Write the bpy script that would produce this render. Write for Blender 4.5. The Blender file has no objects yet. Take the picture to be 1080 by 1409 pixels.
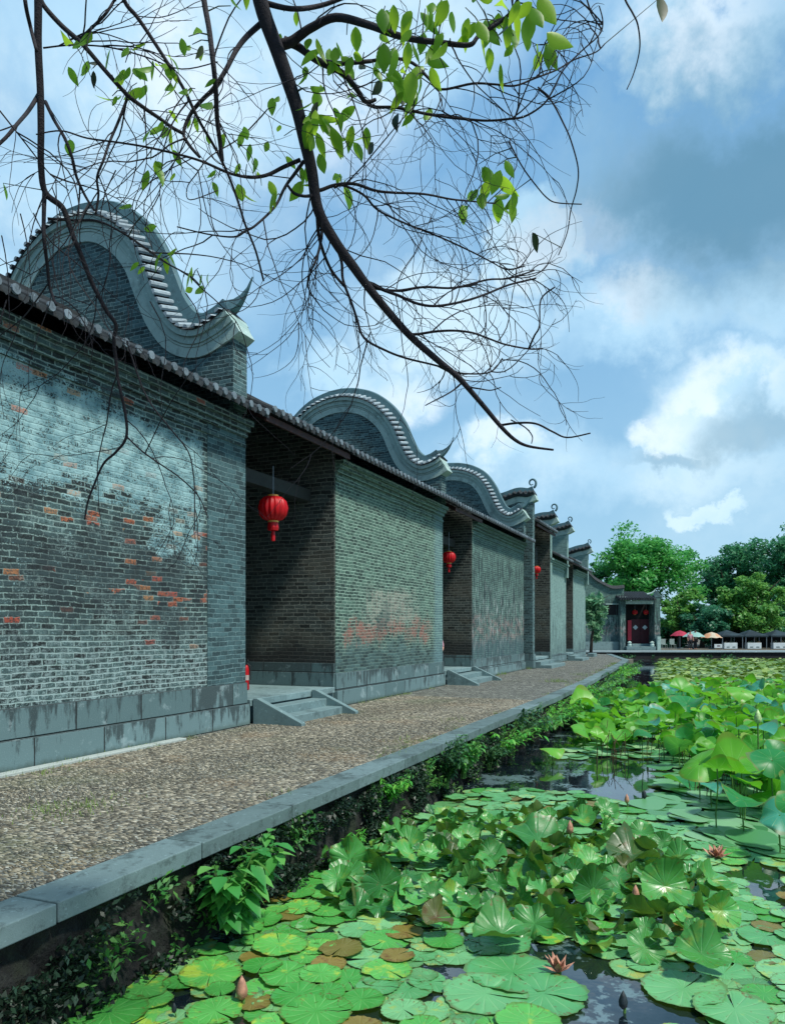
import bpy, math, random
import numpy as np
from mathutils import Vector, Matrix, noise as mnoise
random.seed(7); rng = np.random.default_rng(7)
R = math.radians
scene = bpy.context.scene
C = scene.collection
# ------------------------------------------------------------------ camera
FPX, CX, HY, EYE = 1050.0, 540.0, 868.0, 1.6      # focal length in photo pixels, principal column, horizon row, eye height
cam = bpy.data.cameras.new('camera'); co = bpy.data.objects.new('camera', cam); C.objects.link(co)
co.location = (0, 0, EYE); co.rotation_euler = (R(90), 0, 0)
cam.sensor_width = 36; cam.lens = 36*FPX/1409; cam.shift_y = (HY-704.5)/1409
cam.clip_end = 3000; cam.clip_start = 0.05
scene.camera = co
scene.view_settings.view_transform = 'Standard'; scene.view_settings.look = 'None'
scene.view_settings.exposure = 0.35; scene.view_settings.gamma = 1
SUN_EL, SUN_AZ = 58, 128       # azimuth measured clockwise from +Y (the view direction)

def lin(h):
    h = h.lstrip('#'); v = [int(h[i:i+2], 16)/255 for i in (0, 2, 4)]
    return tuple(x/12.92 if x <= .04045 else ((x+.055)/1.055)**2.4 for x in v)

# ------------------------------------------------------------------ node helper
class V:
    def __init__(s, nt, so): s.nt = nt; s.so = so
    def m(s, op, *o, clamp=False):
        n = s.nt.t.nodes.new('ShaderNodeMath'); n.operation = op; n.use_clamp = clamp
        for i, x in enumerate((s,)+o): s.nt.put(n.inputs[i], x)
        return V(s.nt, n.outputs[0])
    def __add__(s, o): return s.m('ADD', o)
    def __radd__(s, o): return s.m('ADD', o)
    def __sub__(s, o): return s.m('SUBTRACT', o)
    def __rsub__(s, o): return s.nt.val(o).m('SUBTRACT', s)
    def __mul__(s, o): return s.m('MULTIPLY', o)
    def __rmul__(s, o): return s.m('MULTIPLY', o)
    def __truediv__(s, o): return s.m('DIVIDE', o)
    def fl(s): return s.m('FLOOR')
    def fr(s): return s.m('FRACT')
    def ab(s): return s.m('ABSOLUTE')
    def mn(s, o): return s.m('MINIMUM', o)
    def mx(s, o): return s.m('MAXIMUM', o)
    def pw(s, o): return s.m('POWER', o)
    def cl(s): return s.m('ADD', 0, clamp=True)
class NT:
    def __init__(s, tree): s.t = tree
    def node(s, ty, **kw):
        n = s.t.nodes.new(ty)
        for k, v in kw.items(): setattr(n, k, v)
        return n
    def put(s, inp, x):
        if isinstance(x, V): s.t.links.new(x.so, inp)
        elif isinstance(x, bpy.types.NodeSocket): s.t.links.new(x, inp)
        elif isinstance(x, (tuple, list)):
            x = list(x)
            if inp.type == 'RGBA' and len(x) == 3: x.append(1)
            inp.default_value = x
        else: inp.default_value = x
    def val(s, x):
        n = s.node('ShaderNodeValue'); n.outputs[0].default_value = x; return V(s, n.outputs[0])
    def sep(s, v):
        n = s.node('ShaderNodeSeparateXYZ'); s.put(n.inputs[0], v); return [V(s, o) for o in n.outputs]
    def comb(s, x, y, z=0):
        n = s.node('ShaderNodeCombineXYZ'); s.put(n.inputs[0], x); s.put(n.inputs[1], y); s.put(n.inputs[2], z); return V(s, n.outputs[0])
    def uv(s): return V(s, s.node('ShaderNodeTexCoord').outputs['UV'])
    def objc(s): return V(s, s.node('ShaderNodeTexCoord').outputs['Object'])
    def gen(s): return V(s, s.node('ShaderNodeTexCoord').outputs['Generated'])
    def pos(s): return V(s, s.node('ShaderNodeNewGeometry').outputs['Position'])
    def nrm(s): return V(s, s.node('ShaderNodeNewGeometry').outputs['Normal'])
    def island(s): return V(s, s.node('ShaderNodeNewGeometry').outputs['Random Per Island'])
    def backf(s): return V(s, s.node('ShaderNodeNewGeometry').outputs['Backfacing'])
    def orand(s): return V(s, s.node('ShaderNodeObjectInfo').outputs['Random'])
    def noise(s, vec, scale=5, detail=4, rough=.55, dist=0, sx=1, sy=1, sz=1):
        if (sx, sy, sz) != (1, 1, 1):
            mp = s.node('ShaderNodeMapping'); s.put(mp.inputs[0], vec); mp.inputs['Scale'].default_value = (sx, sy, sz); vec = mp.outputs[0]
        n = s.node('ShaderNodeTexNoise'); s.put(n.inputs['Vector'], vec)
        n.inputs['Scale'].default_value = scale; n.inputs['Detail'].default_value = detail
        n.inputs['Roughness'].default_value = rough; n.inputs['Distortion'].default_value = dist
        return V(s, n.outputs['Fac'])
    def noisec(s, vec, scale=5, detail=3):
        n = s.node('ShaderNodeTexNoise'); s.put(n.inputs['Vector'], vec); n.inputs['Scale'].default_value = scale; n.inputs['Detail'].default_value = detail
        return V(s, n.outputs['Color'])
    def vor(s, vec, scale=5, feature='F1', rnd=1):
        n = s.node('ShaderNodeTexVoronoi', feature=feature); s.put(n.inputs['Vector'], vec); n.inputs['Scale'].default_value = scale
        n.inputs['Randomness'].default_value = rnd
        return n
    def white(s, x, y, z=0):
        n = s.node('ShaderNodeTexWhiteNoise', noise_dimensions='3D'); s.put(n.inputs[0], s.comb(x, y, z)); return V(s, n.outputs['Value'])
    def sm(s, x, a, b, lo=0., hi=1., kind='SMOOTHSTEP'):
        n = s.node('ShaderNodeMapRange', interpolation_type=kind)
        s.put(n.inputs[0], x); s.put(n.inputs[1], a); s.put(n.inputs[2], b); s.put(n.inputs[3], lo); s.put(n.inputs[4], hi)
        return V(s, n.outputs[0])
    def mix(s, f, a, b, blend='MIX'):
        n = s.node('ShaderNodeMix', data_type='RGBA', blend_type=blend)
        s.put(n.inputs['Factor'], f); s.put(n.inputs[6], a); s.put(n.inputs[7], b); return V(s, n.outputs[2])
    def ramp(s, f, stops):
        n = s.node('ShaderNodeValToRGB'); s.put(n.inputs[0], f); e = n.color_ramp.elements
        while len(e) < len(stops): e.new(.5)
        for el, (p, c) in zip(e, stops): el.position = p; el.color = (*c, 1)
        return V(s, n.outputs[0])
    def bump(s, h, strength=.5, dist=.01, nrm=None):
        n = s.node('ShaderNodeBump'); s.put(n.inputs['Height'], h); n.inputs['Strength'].default_value = strength; n.inputs['Distance'].default_value = dist
        if nrm: s.put(n.inputs['Normal'], nrm)
        return V(s, n.outputs[0])

def material(name, fn):
    m = bpy.data.materials.new(name); m.use_nodes = True
    t = m.node_tree; nt = NT(t); p = t.nodes['Principled BSDF']
    for k, v in fn(nt).items():
        if k == 'SSS_T':        # translucent share: (factor, colour)
            tr = nt.node('ShaderNodeBsdfTranslucent'); nt.put(tr.inputs[0], v[1])
            mx = nt.node('ShaderNodeMixShader'); nt.put(mx.inputs[0], v[0]); t.links.new(p.outputs[0], mx.inputs[1]); t.links.new(tr.outputs[0], mx.inputs[2])
            t.links.new(mx.outputs[0], t.nodes['Material Output'].inputs[0])
        else: nt.put(p.inputs[k], v)
    return m
def plain(name, col, rough=.8, var=.25, scale=6, bump=.3, metal=0, dist=.01):
    def f(nt):
        n = nt.noise(nt.pos(), scale, 5, .6)
        a = tuple(c*(1-var) for c in col); b = tuple(min(1, c*(1+var)) for c in col)
        return {'Base Color': nt.mix(nt.sm(n, .3, .7), a, b), 'Roughness': rough, 'Metallic': metal,
                'Normal': nt.bump(nt.noise(nt.pos(), scale*5, 4), bump, dist)}
    return material(name, f)

# ------------------------------------------------------------------ world: sky and clouds
w = bpy.data.worlds.new('World'); scene.world = w; w.use_nodes = True
wt = w.node_tree; wn = NT(wt); bg = wt.nodes['Background']
sky = wn.node('ShaderNodeTexSky', sky_type='NISHITA'); sky.sun_disc = False
sky.sun_elevation = R(SUN_EL); sky.sun_rotation = R(SUN_AZ); sky.air_density = 1.0; sky.dust_density = .6; sky.ozone_density = 1.5
d = wn.gen(); dx, dy, dz = wn.sep(d)
az = dx.m('ARCTAN2', dy); el = dz.m('ARCSINE')
def azel(px, py):
    x, z = (px-CX)/FPX, (HY-py)/FPX
    return math.atan(x), math.asin(z/math.sqrt(1+x*x+z*z))
nz = wn.noise(d, 3.2, 8, .58, .2); nz2 = wn.noise(d, 9, 8, .6, .1); nz3 = wn.noise(d, 1.7, 5, .5)
nz4 = wn.noise(d, 22, 6, .65)
wx = az + (nz-.5)*.30 + (nz2-.5)*.16 + (nz4-.5)*.05; wy = el + (wn.noise(d, 4.1, 8, .6)-.5)*.24 + (nz2-.5)*.13 + (nz4-.5)*.04
def blob(px, py, rx, ry, soft=.6):
    a, e = azel(px, py); ra, re = rx/FPX*.85, ry/FPX*.85
    u = (wx-a)/ra; v = (wy-e)/re
    return wn.sm((u*u+v*v).m('SQRT'), 1+soft*.5, 1-soft*.6)
cloud = None
for b in [(250, 60, 420, 150, 1.2), (560, 60, 190, 90, .9), (740, 330, 70, 60, .5), (880, 420, 170, 60, .9), (960, 50, 170, 50, .9), (1060, 380, 130, 70, .9),
          (1030, 540, 125, 88, .6), (925, 575, 62, 44, .55), (500, 520, 150, 70, .5), (700, 620, 95, 48, .6), (1010, 690, 60, 22, .7),
          (640, 440, 180, 60, 1.1), (120, 300, 260, 110, 1.2), (960, 250, 230, 110, .9), (860, 640, 300, 50, 1.6), (60, 480, 200, 100, 1)]:
    c = blob(*b); cloud = c if cloud is None else cloud.mx(c)
generic = wn.sm(nz*.6+nz3*.4, .46, .62)
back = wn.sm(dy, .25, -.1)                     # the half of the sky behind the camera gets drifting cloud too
cloud = cloud.mx(generic*back).mx(wn.sm(nz, .42, .75)*.45)
dark = blob(985, 235, 230, 135, 1.1).mx(blob(1060, 575, 60, 42, 1)*.55).mx(blob(960, 610, 90, 16, 1)*.5).mx(blob(830, 300, 120, 50, 1.3)*.45)
thin = wn.sm(nz2, .3, .75)
skyc = wn.mix(.80, wn.mix(1., (0.088,)*3, V(wn, sky.outputs[0]), 'MULTIPLY'), wn.mix(wn.sm(el, 0, .75), lin('#94c2de'), lin('#609cce')))
cloudc = wn.mix(thin*.7, lin('#b2d6ec'), lin('#86b4d6'))
cloudc = wn.mix(wn.sm(nz*.6+nz2*.4, .44, .62)*.7, cloudc, lin('#dcf0f6'))
bright = blob(530, 545, 120, 55, .9).mx(blob(780, 320, 60, 45, .8)).mx(blob(700, 610, 70, 30, .9)).mx(blob(930, 560, 60, 40, .8)).mx(blob(1010, 500, 70, 30, .9)).mx(blob(250, 50, 120, 60, 1.2)).mx(blob(480, 160, 90, 90, 1.2)).mx(blob(940, 20, 100, 40, 1)).mx(blob(850, 400, 70, 40, 1))
cloudc = wn.mix(bright*wn.sm(nz4*.5+nz2*.5, .35, .55)*.6, cloudc, lin('#e8f2fa'))
cloudc = wn.mix(dark*.92, cloudc, lin('#56849f'))
col = wn.mix((cloud*.9).cl(), skyc, cloudc)
col = wn.mix(back*.5, col, wn.mix(1., col, (.35, .37, .42), 'MULTIPLY'))  # unseen sky behind the camera dimmed to deepen contrast in the lighting
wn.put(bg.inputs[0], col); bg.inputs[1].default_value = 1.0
sun = bpy.data.lights.new('sun', 'SUN'); so = bpy.data.objects.new('sun', sun); C.objects.link(so)
sun.energy = 3.7; sun.angle = R(6); sun.color = (1, .96, .88)
sd = Vector((math.sin(R(SUN_AZ))*math.cos(R(SUN_EL)), math.cos(R(SUN_AZ))*math.cos(R(SUN_EL)), math.sin(R(SUN_EL))))
so.rotation_euler = sd.to_track_quat('Z', 'Y').to_euler()
so.location = sd*50

# ------------------------------------------------------------------ geometry helpers
A = R(23); SA, CA = math.sin(A), math.cos(A)          # the street runs 23 degrees to the right of the view direction
def st(s, y, z=0):       # street frame: s along the street, y to its left, z up -> world
    return Vector((SA*s - CA*y, CA*s + SA*y, z))
def px(x, y, Y): return Vector(((x-CX)/FPX*Y, Y, EYE-(y-HY)/FPX*Y))       # a sight line at a chosen distance
def pz(x, y, z): Y = (EYE-z)*FPX/(y-HY); return Vector(((x-CX)/FPX*Y, Y, z))  # a sight line down to a level
def topx(v): return CX+FPX*v[0]/v[1], HY+FPX*(EYE-v[2])/v[1]
WZ = -.75
class MB:
    def __init__(s): s.v = []; s.f = []; s.mi = []
    def add(s, vs, fs, mi=0):
        b = len(s.v); s.v += [tuple(v) for v in vs]; s.f += [tuple(i+b for i in f) for f in fs]; s.mi += [mi]*len(fs)
    def box(s, x0, x1, y0, y1, z0, z1, mi=0, top=None):
        x2, x3, y2, y3 = (x0, x1, y0, y1) if top is None else top
        s.add([(x0, y0, z0), (x1, y0, z0), (x1, y1, z0), (x0, y1, z0), (x2, y2, z1), (x3, y2, z1), (x3, y3, z1), (x2, y3, z1)],
              [(0, 3, 2, 1), (4, 5, 6, 7), (0, 1, 5, 4), (1, 2, 6, 5), (2, 3, 7, 6), (3, 0, 4, 7)], mi)
    def prism(s, poly, axis, a, b, mi=0):    # polygon in the plane across an axis, extruded along it
        n = len(poly)
        def P(p, h): return (h, p[0], p[1]) if axis == 'x' else (p[0], h, p[1]) if axis == 'y' else (p[0], p[1], h)
        s.add([P(p, a) for p in poly]+[P(p, b) for p in poly],
              [tuple(range(n))[::-1], tuple(range(n, 2*n))]+[(i, (i+1) % n, (i+1) % n+n, i+n) for i in range(n)], mi)
    def tube(s, pts, rad, k=6, mi=0, cap=True):
        pts = [Vector(p) for p in pts]; n = len(pts); ring = []
        up = Vector((0.13, .31, 1))
        vs = []
        for i, p in enumerate(pts):
            t = (pts[min(i+1, n-1)]-pts[max(i-1, 0)])
            t = t.normalized() if t.length > 1e-9 else Vector((0, 0, 1))
            a = t.cross(up); a = a.normalized() if a.length > 1e-3 else Vector((1, 0, 0))
            b = t.cross(a); r = rad[i] if hasattr(rad, '__len__') else rad
            up = (-b).normalized() if b.length > 0 else up; 
            vs += [p+(a*math.cos(2*math.pi*j/k)+b*math.sin(2*math.pi*j/k))*r for j in range(k)]
        fs = [(i*k+j, i*k+(j+1) % k, (i+1)*k+(j+1) % k, (i+1)*k+j) for i in range(n-1) for j in range(k)]
        if cap: fs += [tuple(range(k))[::-1], tuple(range((n-1)*k, n*k))]
        s.add(vs, fs, mi)
    def lathe(s, prof, c=(0, 0, 0), k=16, mi=0, sx=1, sy=1, flute=0, nf=0):
        vs = []
        for r, z in prof:
            for j in range(k):
                a = 2*math.pi*j/k; rr = r*(1-flute*abs(math.sin(a*nf/2))) if nf else r
                vs.append((c[0]+rr*math.cos(a)*sx, c[1]+rr*math.sin(a)*sy, c[2]+z))
        n = len(prof)
        fs = [(i*k+j, i*k+(j+1) % k, (i+1)*k+(j+1) % k, (i+1)*k+j) for i in range(n-1) for j in range(k)]
        fs += [tuple(range(k))[::-1], tuple(range((n-1)*k, n*k))]
        s.add(vs, fs, mi)
    def build(s, name, mats, parent=None, street=False, smooth=False, bevel=0, base=None):
        me = bpy.data.meshes.new(name)
        raw = s.v
        off = Vector(base) if base is not None else Vector((0, 0, 0))
        if base is None:
            q_ = parent
            while q_ is not None: off = off+Vector(q_.location); q_ = q_.parent
        vs = [st(*v)-off for v in raw] if street else [Vector(v)-off for v in raw]
        me.from_pydata(vs, [], s.f)
        uvl = me.uv_layers.new(name='UVMap').data
        li = 0
        for f in s.f:                      # box-projected UVs in metres, in the frame the piece was drawn in
            p0, p1, p2 = (Vector(raw[f[0]]), Vector(raw[f[1]]), Vector(raw[f[-1]]))
            nn = (p1-p0).cross(p2-p0)
            if len(f) > 4 and nn.length < 1e-9: nn = (Vector(raw[f[2]])-p0).cross(Vector(raw[f[-1]])-p0)
            ax = max(range(3), key=lambda i: abs(nn[i]))
            for i in f:
                p = raw[i]; uvl[li].uv = (p[1], p[2]) if ax == 0 else (p[0], p[2]) if ax == 1 else (p[0], p[1]); li += 1
        for m in (mats if isinstance(mats, (list, tuple)) else [mats]): me.materials.append(m)
        if any(s.mi): me.polygons.foreach_set('material_index', s.mi)
        if smooth: me.polygons.foreach_set('use_smooth', [True]*len(s.f))
        me.validate(); me.update()
        o = bpy.data.objects.new(name, me); C.objects.link(o)
        if parent is not None: o.parent = parent
        elif base is not None: o.location = off
        if bevel:
            b = o.modifiers.new('bevel', 'BEVEL'); b.width = bevel; b.segments = 2; b.limit_method = 'ANGLE'; b.angle_limit = R(50)
        return o
def npmesh(name, verts, faces, mats, parent=None, smooth=False, uv=None, base=None, matidx=None):
    """verts (n,3), faces (m,k) of one size"""
    me = bpy.data.meshes.new(name); n, m, k = len(verts), len(faces), faces.shape[1]
    off = np.array(base if base is not None else (parent.location if parent is not None else (0, 0, 0)), dtype=float)
    me.vertices.add(n); me.vertices.foreach_set('co', (verts-off).astype(np.float32).ravel())
    me.loops.add(m*k); me.loops.foreach_set('vertex_index', faces.astype(np.int32).ravel())
    me.polygons.add(m); me.polygons.foreach_set('loop_start', np.arange(0, m*k, k, dtype=np.int32))
    try: me.polygons.foreach_set('loop_total', np.full(m, k, dtype=np.int32))
    except Exception: pass
    if smooth: me.polygons.foreach_set('use_smooth', np.ones(m, dtype=bool))
    if matidx is not None: me.polygons.foreach_set('material_index', matidx.astype(np.int32))
    if uv is not None:
        u = me.uv_layers.new(name='UVMap'); u.data.foreach_set('uv', uv.astype(np.float32).ravel())
    for mt in (mats if isinstance(mats, (list, tuple)) else [mats]): me.materials.append(mt)
    me.update(calc_edges=True); me.validate()
    o = bpy.data.objects.new(name, me); C.objects.link(o)
    if parent is not None: o.parent = parent
    elif base is not None: o.location = off
    return o
def tag(o, label=None, cat=None, group=None, kind=None):
    if label: o['label'] = label
    if cat: o['category'] = cat
    if group: o['group'] = group
    if kind: o['kind'] = kind
    return o
def thing(name, loc, label, cat, group=None, rz=0):
    o = bpy.data.objects.new(name, None); C.objects.link(o); o.location = loc; o.rotation_euler = (0, 0, rz); o.empty_display_size = .2
    return tag(o, label, cat, group)
def catmull(P, n=8):
    P = [Vector(p) for p in P]; out = []
    for i in range(len(P)-1):
        a, b, c, e = P[max(i-1, 0)], P[i], P[i+1], P[min(i+2, len(P)-1)]
        for j in range(n):
            t = j/n
            out.append(.5*((2*b)+(c-a)*t+(2*a-5*b+4*c-e)*t*t+(-a+3*b-3*c+e)*t**3))
    out.append(P[-1]); return out
def inpoly(x, y, poly):
    r = False; n = len(poly)
    for i in range(n):
        x1, y1 = poly[i]; x2, y2 = poly[i-1]
        if (y1 > y) != (y2 > y) and x < (x2-x1)*(y-y1)/(y2-y1)+x1: r = not r
    return r

# ------------------------------------------------------------------ materials
def brickmat(name, c_dark, c_light, mortar, bw=.26, bh=.082, mw=.012, rough=.85, extra=None, contrast=1.0, orange=0.0, bump=.6):
    def f(nt):
        uv = nt.uv(); u0, v0, _ = nt.sep(uv)
        n1 = nt.noise(uv, 9, 3); n2 = nt.noise(nt.comb(u0+31, v0), 9, 3)
        u = u0+(n1-.5)*.045; v = v0+(n2-.5)*.030+(nt.noise(uv, .7, 2)-.5)*.10
        row = (v/bh).fl(); uu = u/bw+row.m('MODULO', 2)*.5+nt.white(row, 3.3)*.35; colm = uu.fl()
        fu = uu.fr(); fv = (v/bh).fr()
        dd = (fu.mn(1-fu)*bw).mn(fv.mn(1-fv)*bh)
        fine = nt.noise(uv, 55, 4, .65); grit = nt.noise(uv, 24, 6, .72)
        mask = nt.sm(dd+(fine-.5)*.02+(grit-.5)*.02, mw*.25, mw*1.0)          # 1 = brick, 0 = mortar
        rnd = nt.white(colm, row); rnd2 = nt.white(colm, row, 7.7); rnd3 = nt.white(colm, row, 3.1)
        big = nt.noise(uv, .9, 6, .62); mid = nt.noise(uv, 4, 5, .6)
        k = (rnd*.42+mid*.40+big*.35+fine*.3+grit*.75-.61)
        col = nt.mix(nt.sm(k, .5-.42/contrast, .5+.42/contrast), c_dark, c_light)
        colm_ = nt.mix(nt.sm(mid, .3, .7), tuple(c*.55 for c in mortar), mortar)
        if orange:
            om = nt.sm(rnd2+(nt.noise(nt.comb(u0+9, v0*1.5), 1.1, 3)-.5)*1.3, 1.0-orange, 1.0-orange+.06)
            col = nt.mix(om*.85, col, nt.mix(rnd3, lin('#a8422a'), lin('#c87a38')))
        c = nt.mix(mask, colm_, col)
        c = nt.mix(nt.sm(grit, .46, .30)*.75, c, tuple(x*.30 for x in c_dark))
        c = nt.mix(nt.sm(grit, .60, .76)*.35, c, mortar)
        env = dict(nt=nt, u=u0, v=v0, uv=uv, fine=fine, big=big, mid=mid, mask=mask, rnd=rnd, rnd2=rnd2, rnd3=rnd3)
        env['fine'] = fine*.5+grit*.5
        if extra: c = extra(c, **env)
        h = mask*(.7+rnd3*.3)+fine*.35+mid*.2
        return {'Base Color': c, 'Roughness': rough, 'Normal': nt.bump(h, bump, .012)}
    return material(name, f)
T = lin
def ex_wall1(c, nt, u, v, uv, fine, big, mid, mask, rnd, rnd2, rnd3):
    # old limewash high on the wall, worn through brick by brick; soot below; lime bloom near the plinth
    edge = (nt.noise(uv, 1.6, 6, .6)-.5)*1.3
    lo = nt.sm(v+edge*.6+(rnd-.5)*.25, 3.05, 3.5); hi = nt.sm(v+edge*.35+u*.045, 5.15, 4.85); rt = nt.sm(u+edge*.3, 9.9, 9.75)
    right = nt.sm(v+edge, 2.5, 3.0)*nt.sm(u+edge, 8.2, 9.0)
    ww = nt.sm((lo.mx(right*.75))*hi*.45+(fine-.5)*2.6+mid*.5+(rnd-.5)*.16, .50, .64)*rt
    wc = nt.mix(nt.sm(mid, .35, .65), T('#6c979e'), T('#9cc4c6'))
    soot = nt.sm(nt.sm(nt.noise(nt.comb(u+4, v*.8), .8, 5, .65), .44, .62)*nt.sm(v, 4.3, 3.2)*nt.sm(v, .7, 1.6)*.56+(fine-.5)*2.6+(rnd-.5)*.3, .22, .38)
    c = nt.mix(soot*.6, c, T('#1d2a30'))
    bl2 = nt.sm(nt.noise(nt.comb(u+50, v), 1.5, 6, .7)*1.1+(fine-.5)*2.0, .62, .76)*nt.sm(v, 3.4, 2.8)*nt.sm(u, 10.0, 9.7)
    c = nt.mix(bl2*.55, c, T('#8faaa6'))
    ch = nt.sm(nt.noise(nt.comb(u+90, v*1.1), 1.3, 6, .7)*1.1+(fine-.5)*2.0, .62, .76)*nt.sm(v, 3.6, 3.0)
    c = nt.mix(ch*.7, c, T('#131c1e'))
    bloom = nt.sm(v+edge*.7, 1.75, 1.0)*nt.sm(fine*.8+nt.noise(uv, 10, 4)*.5+(1-mask)*.10, .62, .74)
    c = nt.mix(bloom*.6, c, T('#9db6b6'))
    # individual orange bricks where the face has come away
    band = nt.sm((v-2.15+(big-.5)*1.2+(u-9)*.05).ab(), .16, .04)*nt.sm(u, 6.8, 8)+nt.sm((v-3.1+(big-.5)*.8).ab(), .16, .04)
    om = nt.sm(rnd2+band*.22, .96, .99)*nt.sm(v, .9, 1.7)*nt.sm(fine, .3, .5)*nt.sm(u, 10.0, 9.9)
    c = nt.mix(ww*.85, c, wc)
    return nt.mix(om*.78*nt.sm(fine, .44, .54), c, nt.mix(rnd3, T('#ad4a33'), T('#b08248')))
def ex_wall2(c, nt, u, v, uv, fine, big, mid, mask, rnd, rnd2, rnd3):
    e = nt.noise(uv, 1.2, 6, .6)-.5; st_ = nt.noise(uv, 3, 5, .6, sx=3.2, sy=.35)
    low = nt.sm(v+e*1.2, 1.5, 1.0)
    c = nt.mix(low*.7, c, nt.mix(rnd, T('#1f3438'), T('#466468')))
    red = nt.sm(nt.sm((v-1.62+e*.9-(u-17)*.02+(big-.5)*.8).ab(), .60, .08)*nt.sm(u, 20.9, 19.6)*nt.sm(u, 14.2, 15.0)*.42+(fine-.5)*2.6+(st_-.5)*.8+(mid-.5)*.6+(rnd-.5)*.2, .34, .50)
    c = nt.mix(red*.7, c, nt.mix(st_, T('#a35b50'), T('#8f4038')))
    pale = nt.sm(nt.sm((v-2.2+e*.8).ab(), .75, .2)*nt.sm((u-17.4+e*2).ab(), 2.6, 1.0)*.42+(fine-.5)*2.6+(st_-.5)*.8+(rnd-.5)*.2, .32, .48)
    c = nt.mix(pale*.55, c, T('#a9a296'))
    drk = nt.sm(nt.noise(uv, .75, 5, .6), .55, .7)
    c = nt.mix(drk*.5, c, T('#3b5553'))
    edge = nt.sm(u+(e*.3), 20.3, 20.7)
    return nt.mix(edge*.4, c, T('#6d949c'))
def ex_wall3(c, nt, u, v, uv, fine, big, mid, mask, rnd, rnd2, rnd3):
    st_ = nt.noise(uv, 3, 6, .65, sx=2.2, sy=.28); e = nt.noise(uv, 1.2, 5)-.5
    c = nt.mix(nt.sm(st_+(fine-.5)*.25, .45, .57)*.88*nt.sm(v+e, 4.9, 3.8), c, T('#1c3033'))
    wh = nt.sm(nt.noise(nt.comb(u+20, v), 3.5, 6, .7, sx=2.5, sy=.4), .52, .66)*nt.sm(v+e*2, 3.6, 2.4)
    c = nt.mix(wh*.8, c, T('#b3c2c0'))
    pk = nt.sm((v-1.6+e).ab(), .7, .2)*nt.sm(mid, .45, .6)
    c = nt.mix(pk*.45, c, T('#9a7f7c'))
    return nt.mix(nt.sm(v+e*.6, 1.5, 1.1)*.5, c, T('#37565f'))
def ex_pale(c, nt, u, v, uv, fine, big, mid, mask, rnd, rnd2, rnd3):
    st_ = nt.noise(uv, 3, 6, .65, sx=2, sy=.3)
    c = nt.mix(.25, c, T('#83a5a6'))
    return nt.mix(nt.sm(st_+(2-v)*.05+(fine-.5)*.2, .50, .62)*.7, c, T('#3a5355'))
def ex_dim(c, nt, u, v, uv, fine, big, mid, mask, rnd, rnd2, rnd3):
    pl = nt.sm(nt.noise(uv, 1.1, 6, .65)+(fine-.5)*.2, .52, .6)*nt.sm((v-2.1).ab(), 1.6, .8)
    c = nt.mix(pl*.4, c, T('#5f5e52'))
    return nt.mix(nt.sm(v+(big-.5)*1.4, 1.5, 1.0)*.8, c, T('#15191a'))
M = {}
M['b1'] = brickmat('worn_grey_brick', T('#131f20'), T('#456060'), T('#8ba7a2'), extra=ex_wall1, bw=.215, bh=.070, mw=.013, contrast=1.6)
M['b2'] = brickmat('green_grey_brick', T('#253b36'), T('#567769'), T('#9cbdab'), extra=ex_wall2, bw=.225, bh=.071, mw=.013, contrast=1.4)
M['b3'] = brickmat('streaked_grey_brick', T('#29433f'), T('#557a72'), T('#86a89e'), extra=ex_wall3, bw=.225, bh=.071)
M['b4'] = brickmat('pale_grey_brick', T('#456460'), T('#759890'), T('#93b3aa'), extra=ex_pale, bw=.225, bh=.071, bump=.3)
M['bg'] = brickmat('gable_grey_brick', T('#1d3133'), T('#4e6f72'), T('#7f9f9f'), bh=.068, bw=.22, contrast=1.4, mw=.010)
M['bi'] = brickmat('shaded_porch_brick', T('#1b2321'), T('#4c5551'), T('#838a80'), extra=ex_dim, bh=.083, contrast=1.4)  # brick colours darkened to stand for the porch's shade
M['bp'] = brickmat('corner_blue_brick', T('#22393d'), T('#486a6e'), T('#789a9c'), bh=.075, bw=.22, mw=.008, contrast=1.3)
def f_plinth(nt):
    uv = nt.uv(); u, v, _ = nt.sep(uv)
    bh, bw = .36, 1.15
    row = (v/bh).fl(); uu = u/bw+nt.white(row, 2.2)*.8+(nt.noise(nt.comb(u, row), .5, 1)-.5)*.5; cm = uu.fl()
    d = (uu.fr().mn(1-uu.fr())*bw).mn((v/bh).fr().mn(1-(v/bh).fr())*bh)
    joint = nt.sm(d+(nt.noise(uv, 30, 3)-.5)*.01, .004, .014)
    rnd = nt.white(cm, row); st_ = nt.noise(uv, 3, 6, .65, sx=2.4, sy=.5); fine = nt.noise(uv, 60, 5, .7)
    c = nt.mix(rnd*.7+.1, T('#456062'), T('#7a989b'))
    c = nt.mix(nt.sm(st_+(v-.45)*.35+(rnd-.5)*.30+(fine-.5)*.2, .47, .58)*.78, c, T('#222f31'))
    c = nt.mix(nt.sm(nt.noise(uv, 2.3, 6, .7), .56, .66)*.5, c, T('#9fb6b8'))
    c = nt.mix(nt.sm(fine, .55, .75)*.4, c, T('#a8b8b8'))
    c = nt.mix(nt.sm(v+(st_-.5)*.2, .10, .0)*.5, c, T('#33402c'))
    c = nt.mix(joint, T('#1a2222'), c)
    return {'Base Color': c, 'Roughness': .8, 'Normal': nt.bump(joint*.8+fine*.4+st_*.5, .7, .012)}
M['plinth'] = material('plinth_stone', f_plinth)
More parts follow.
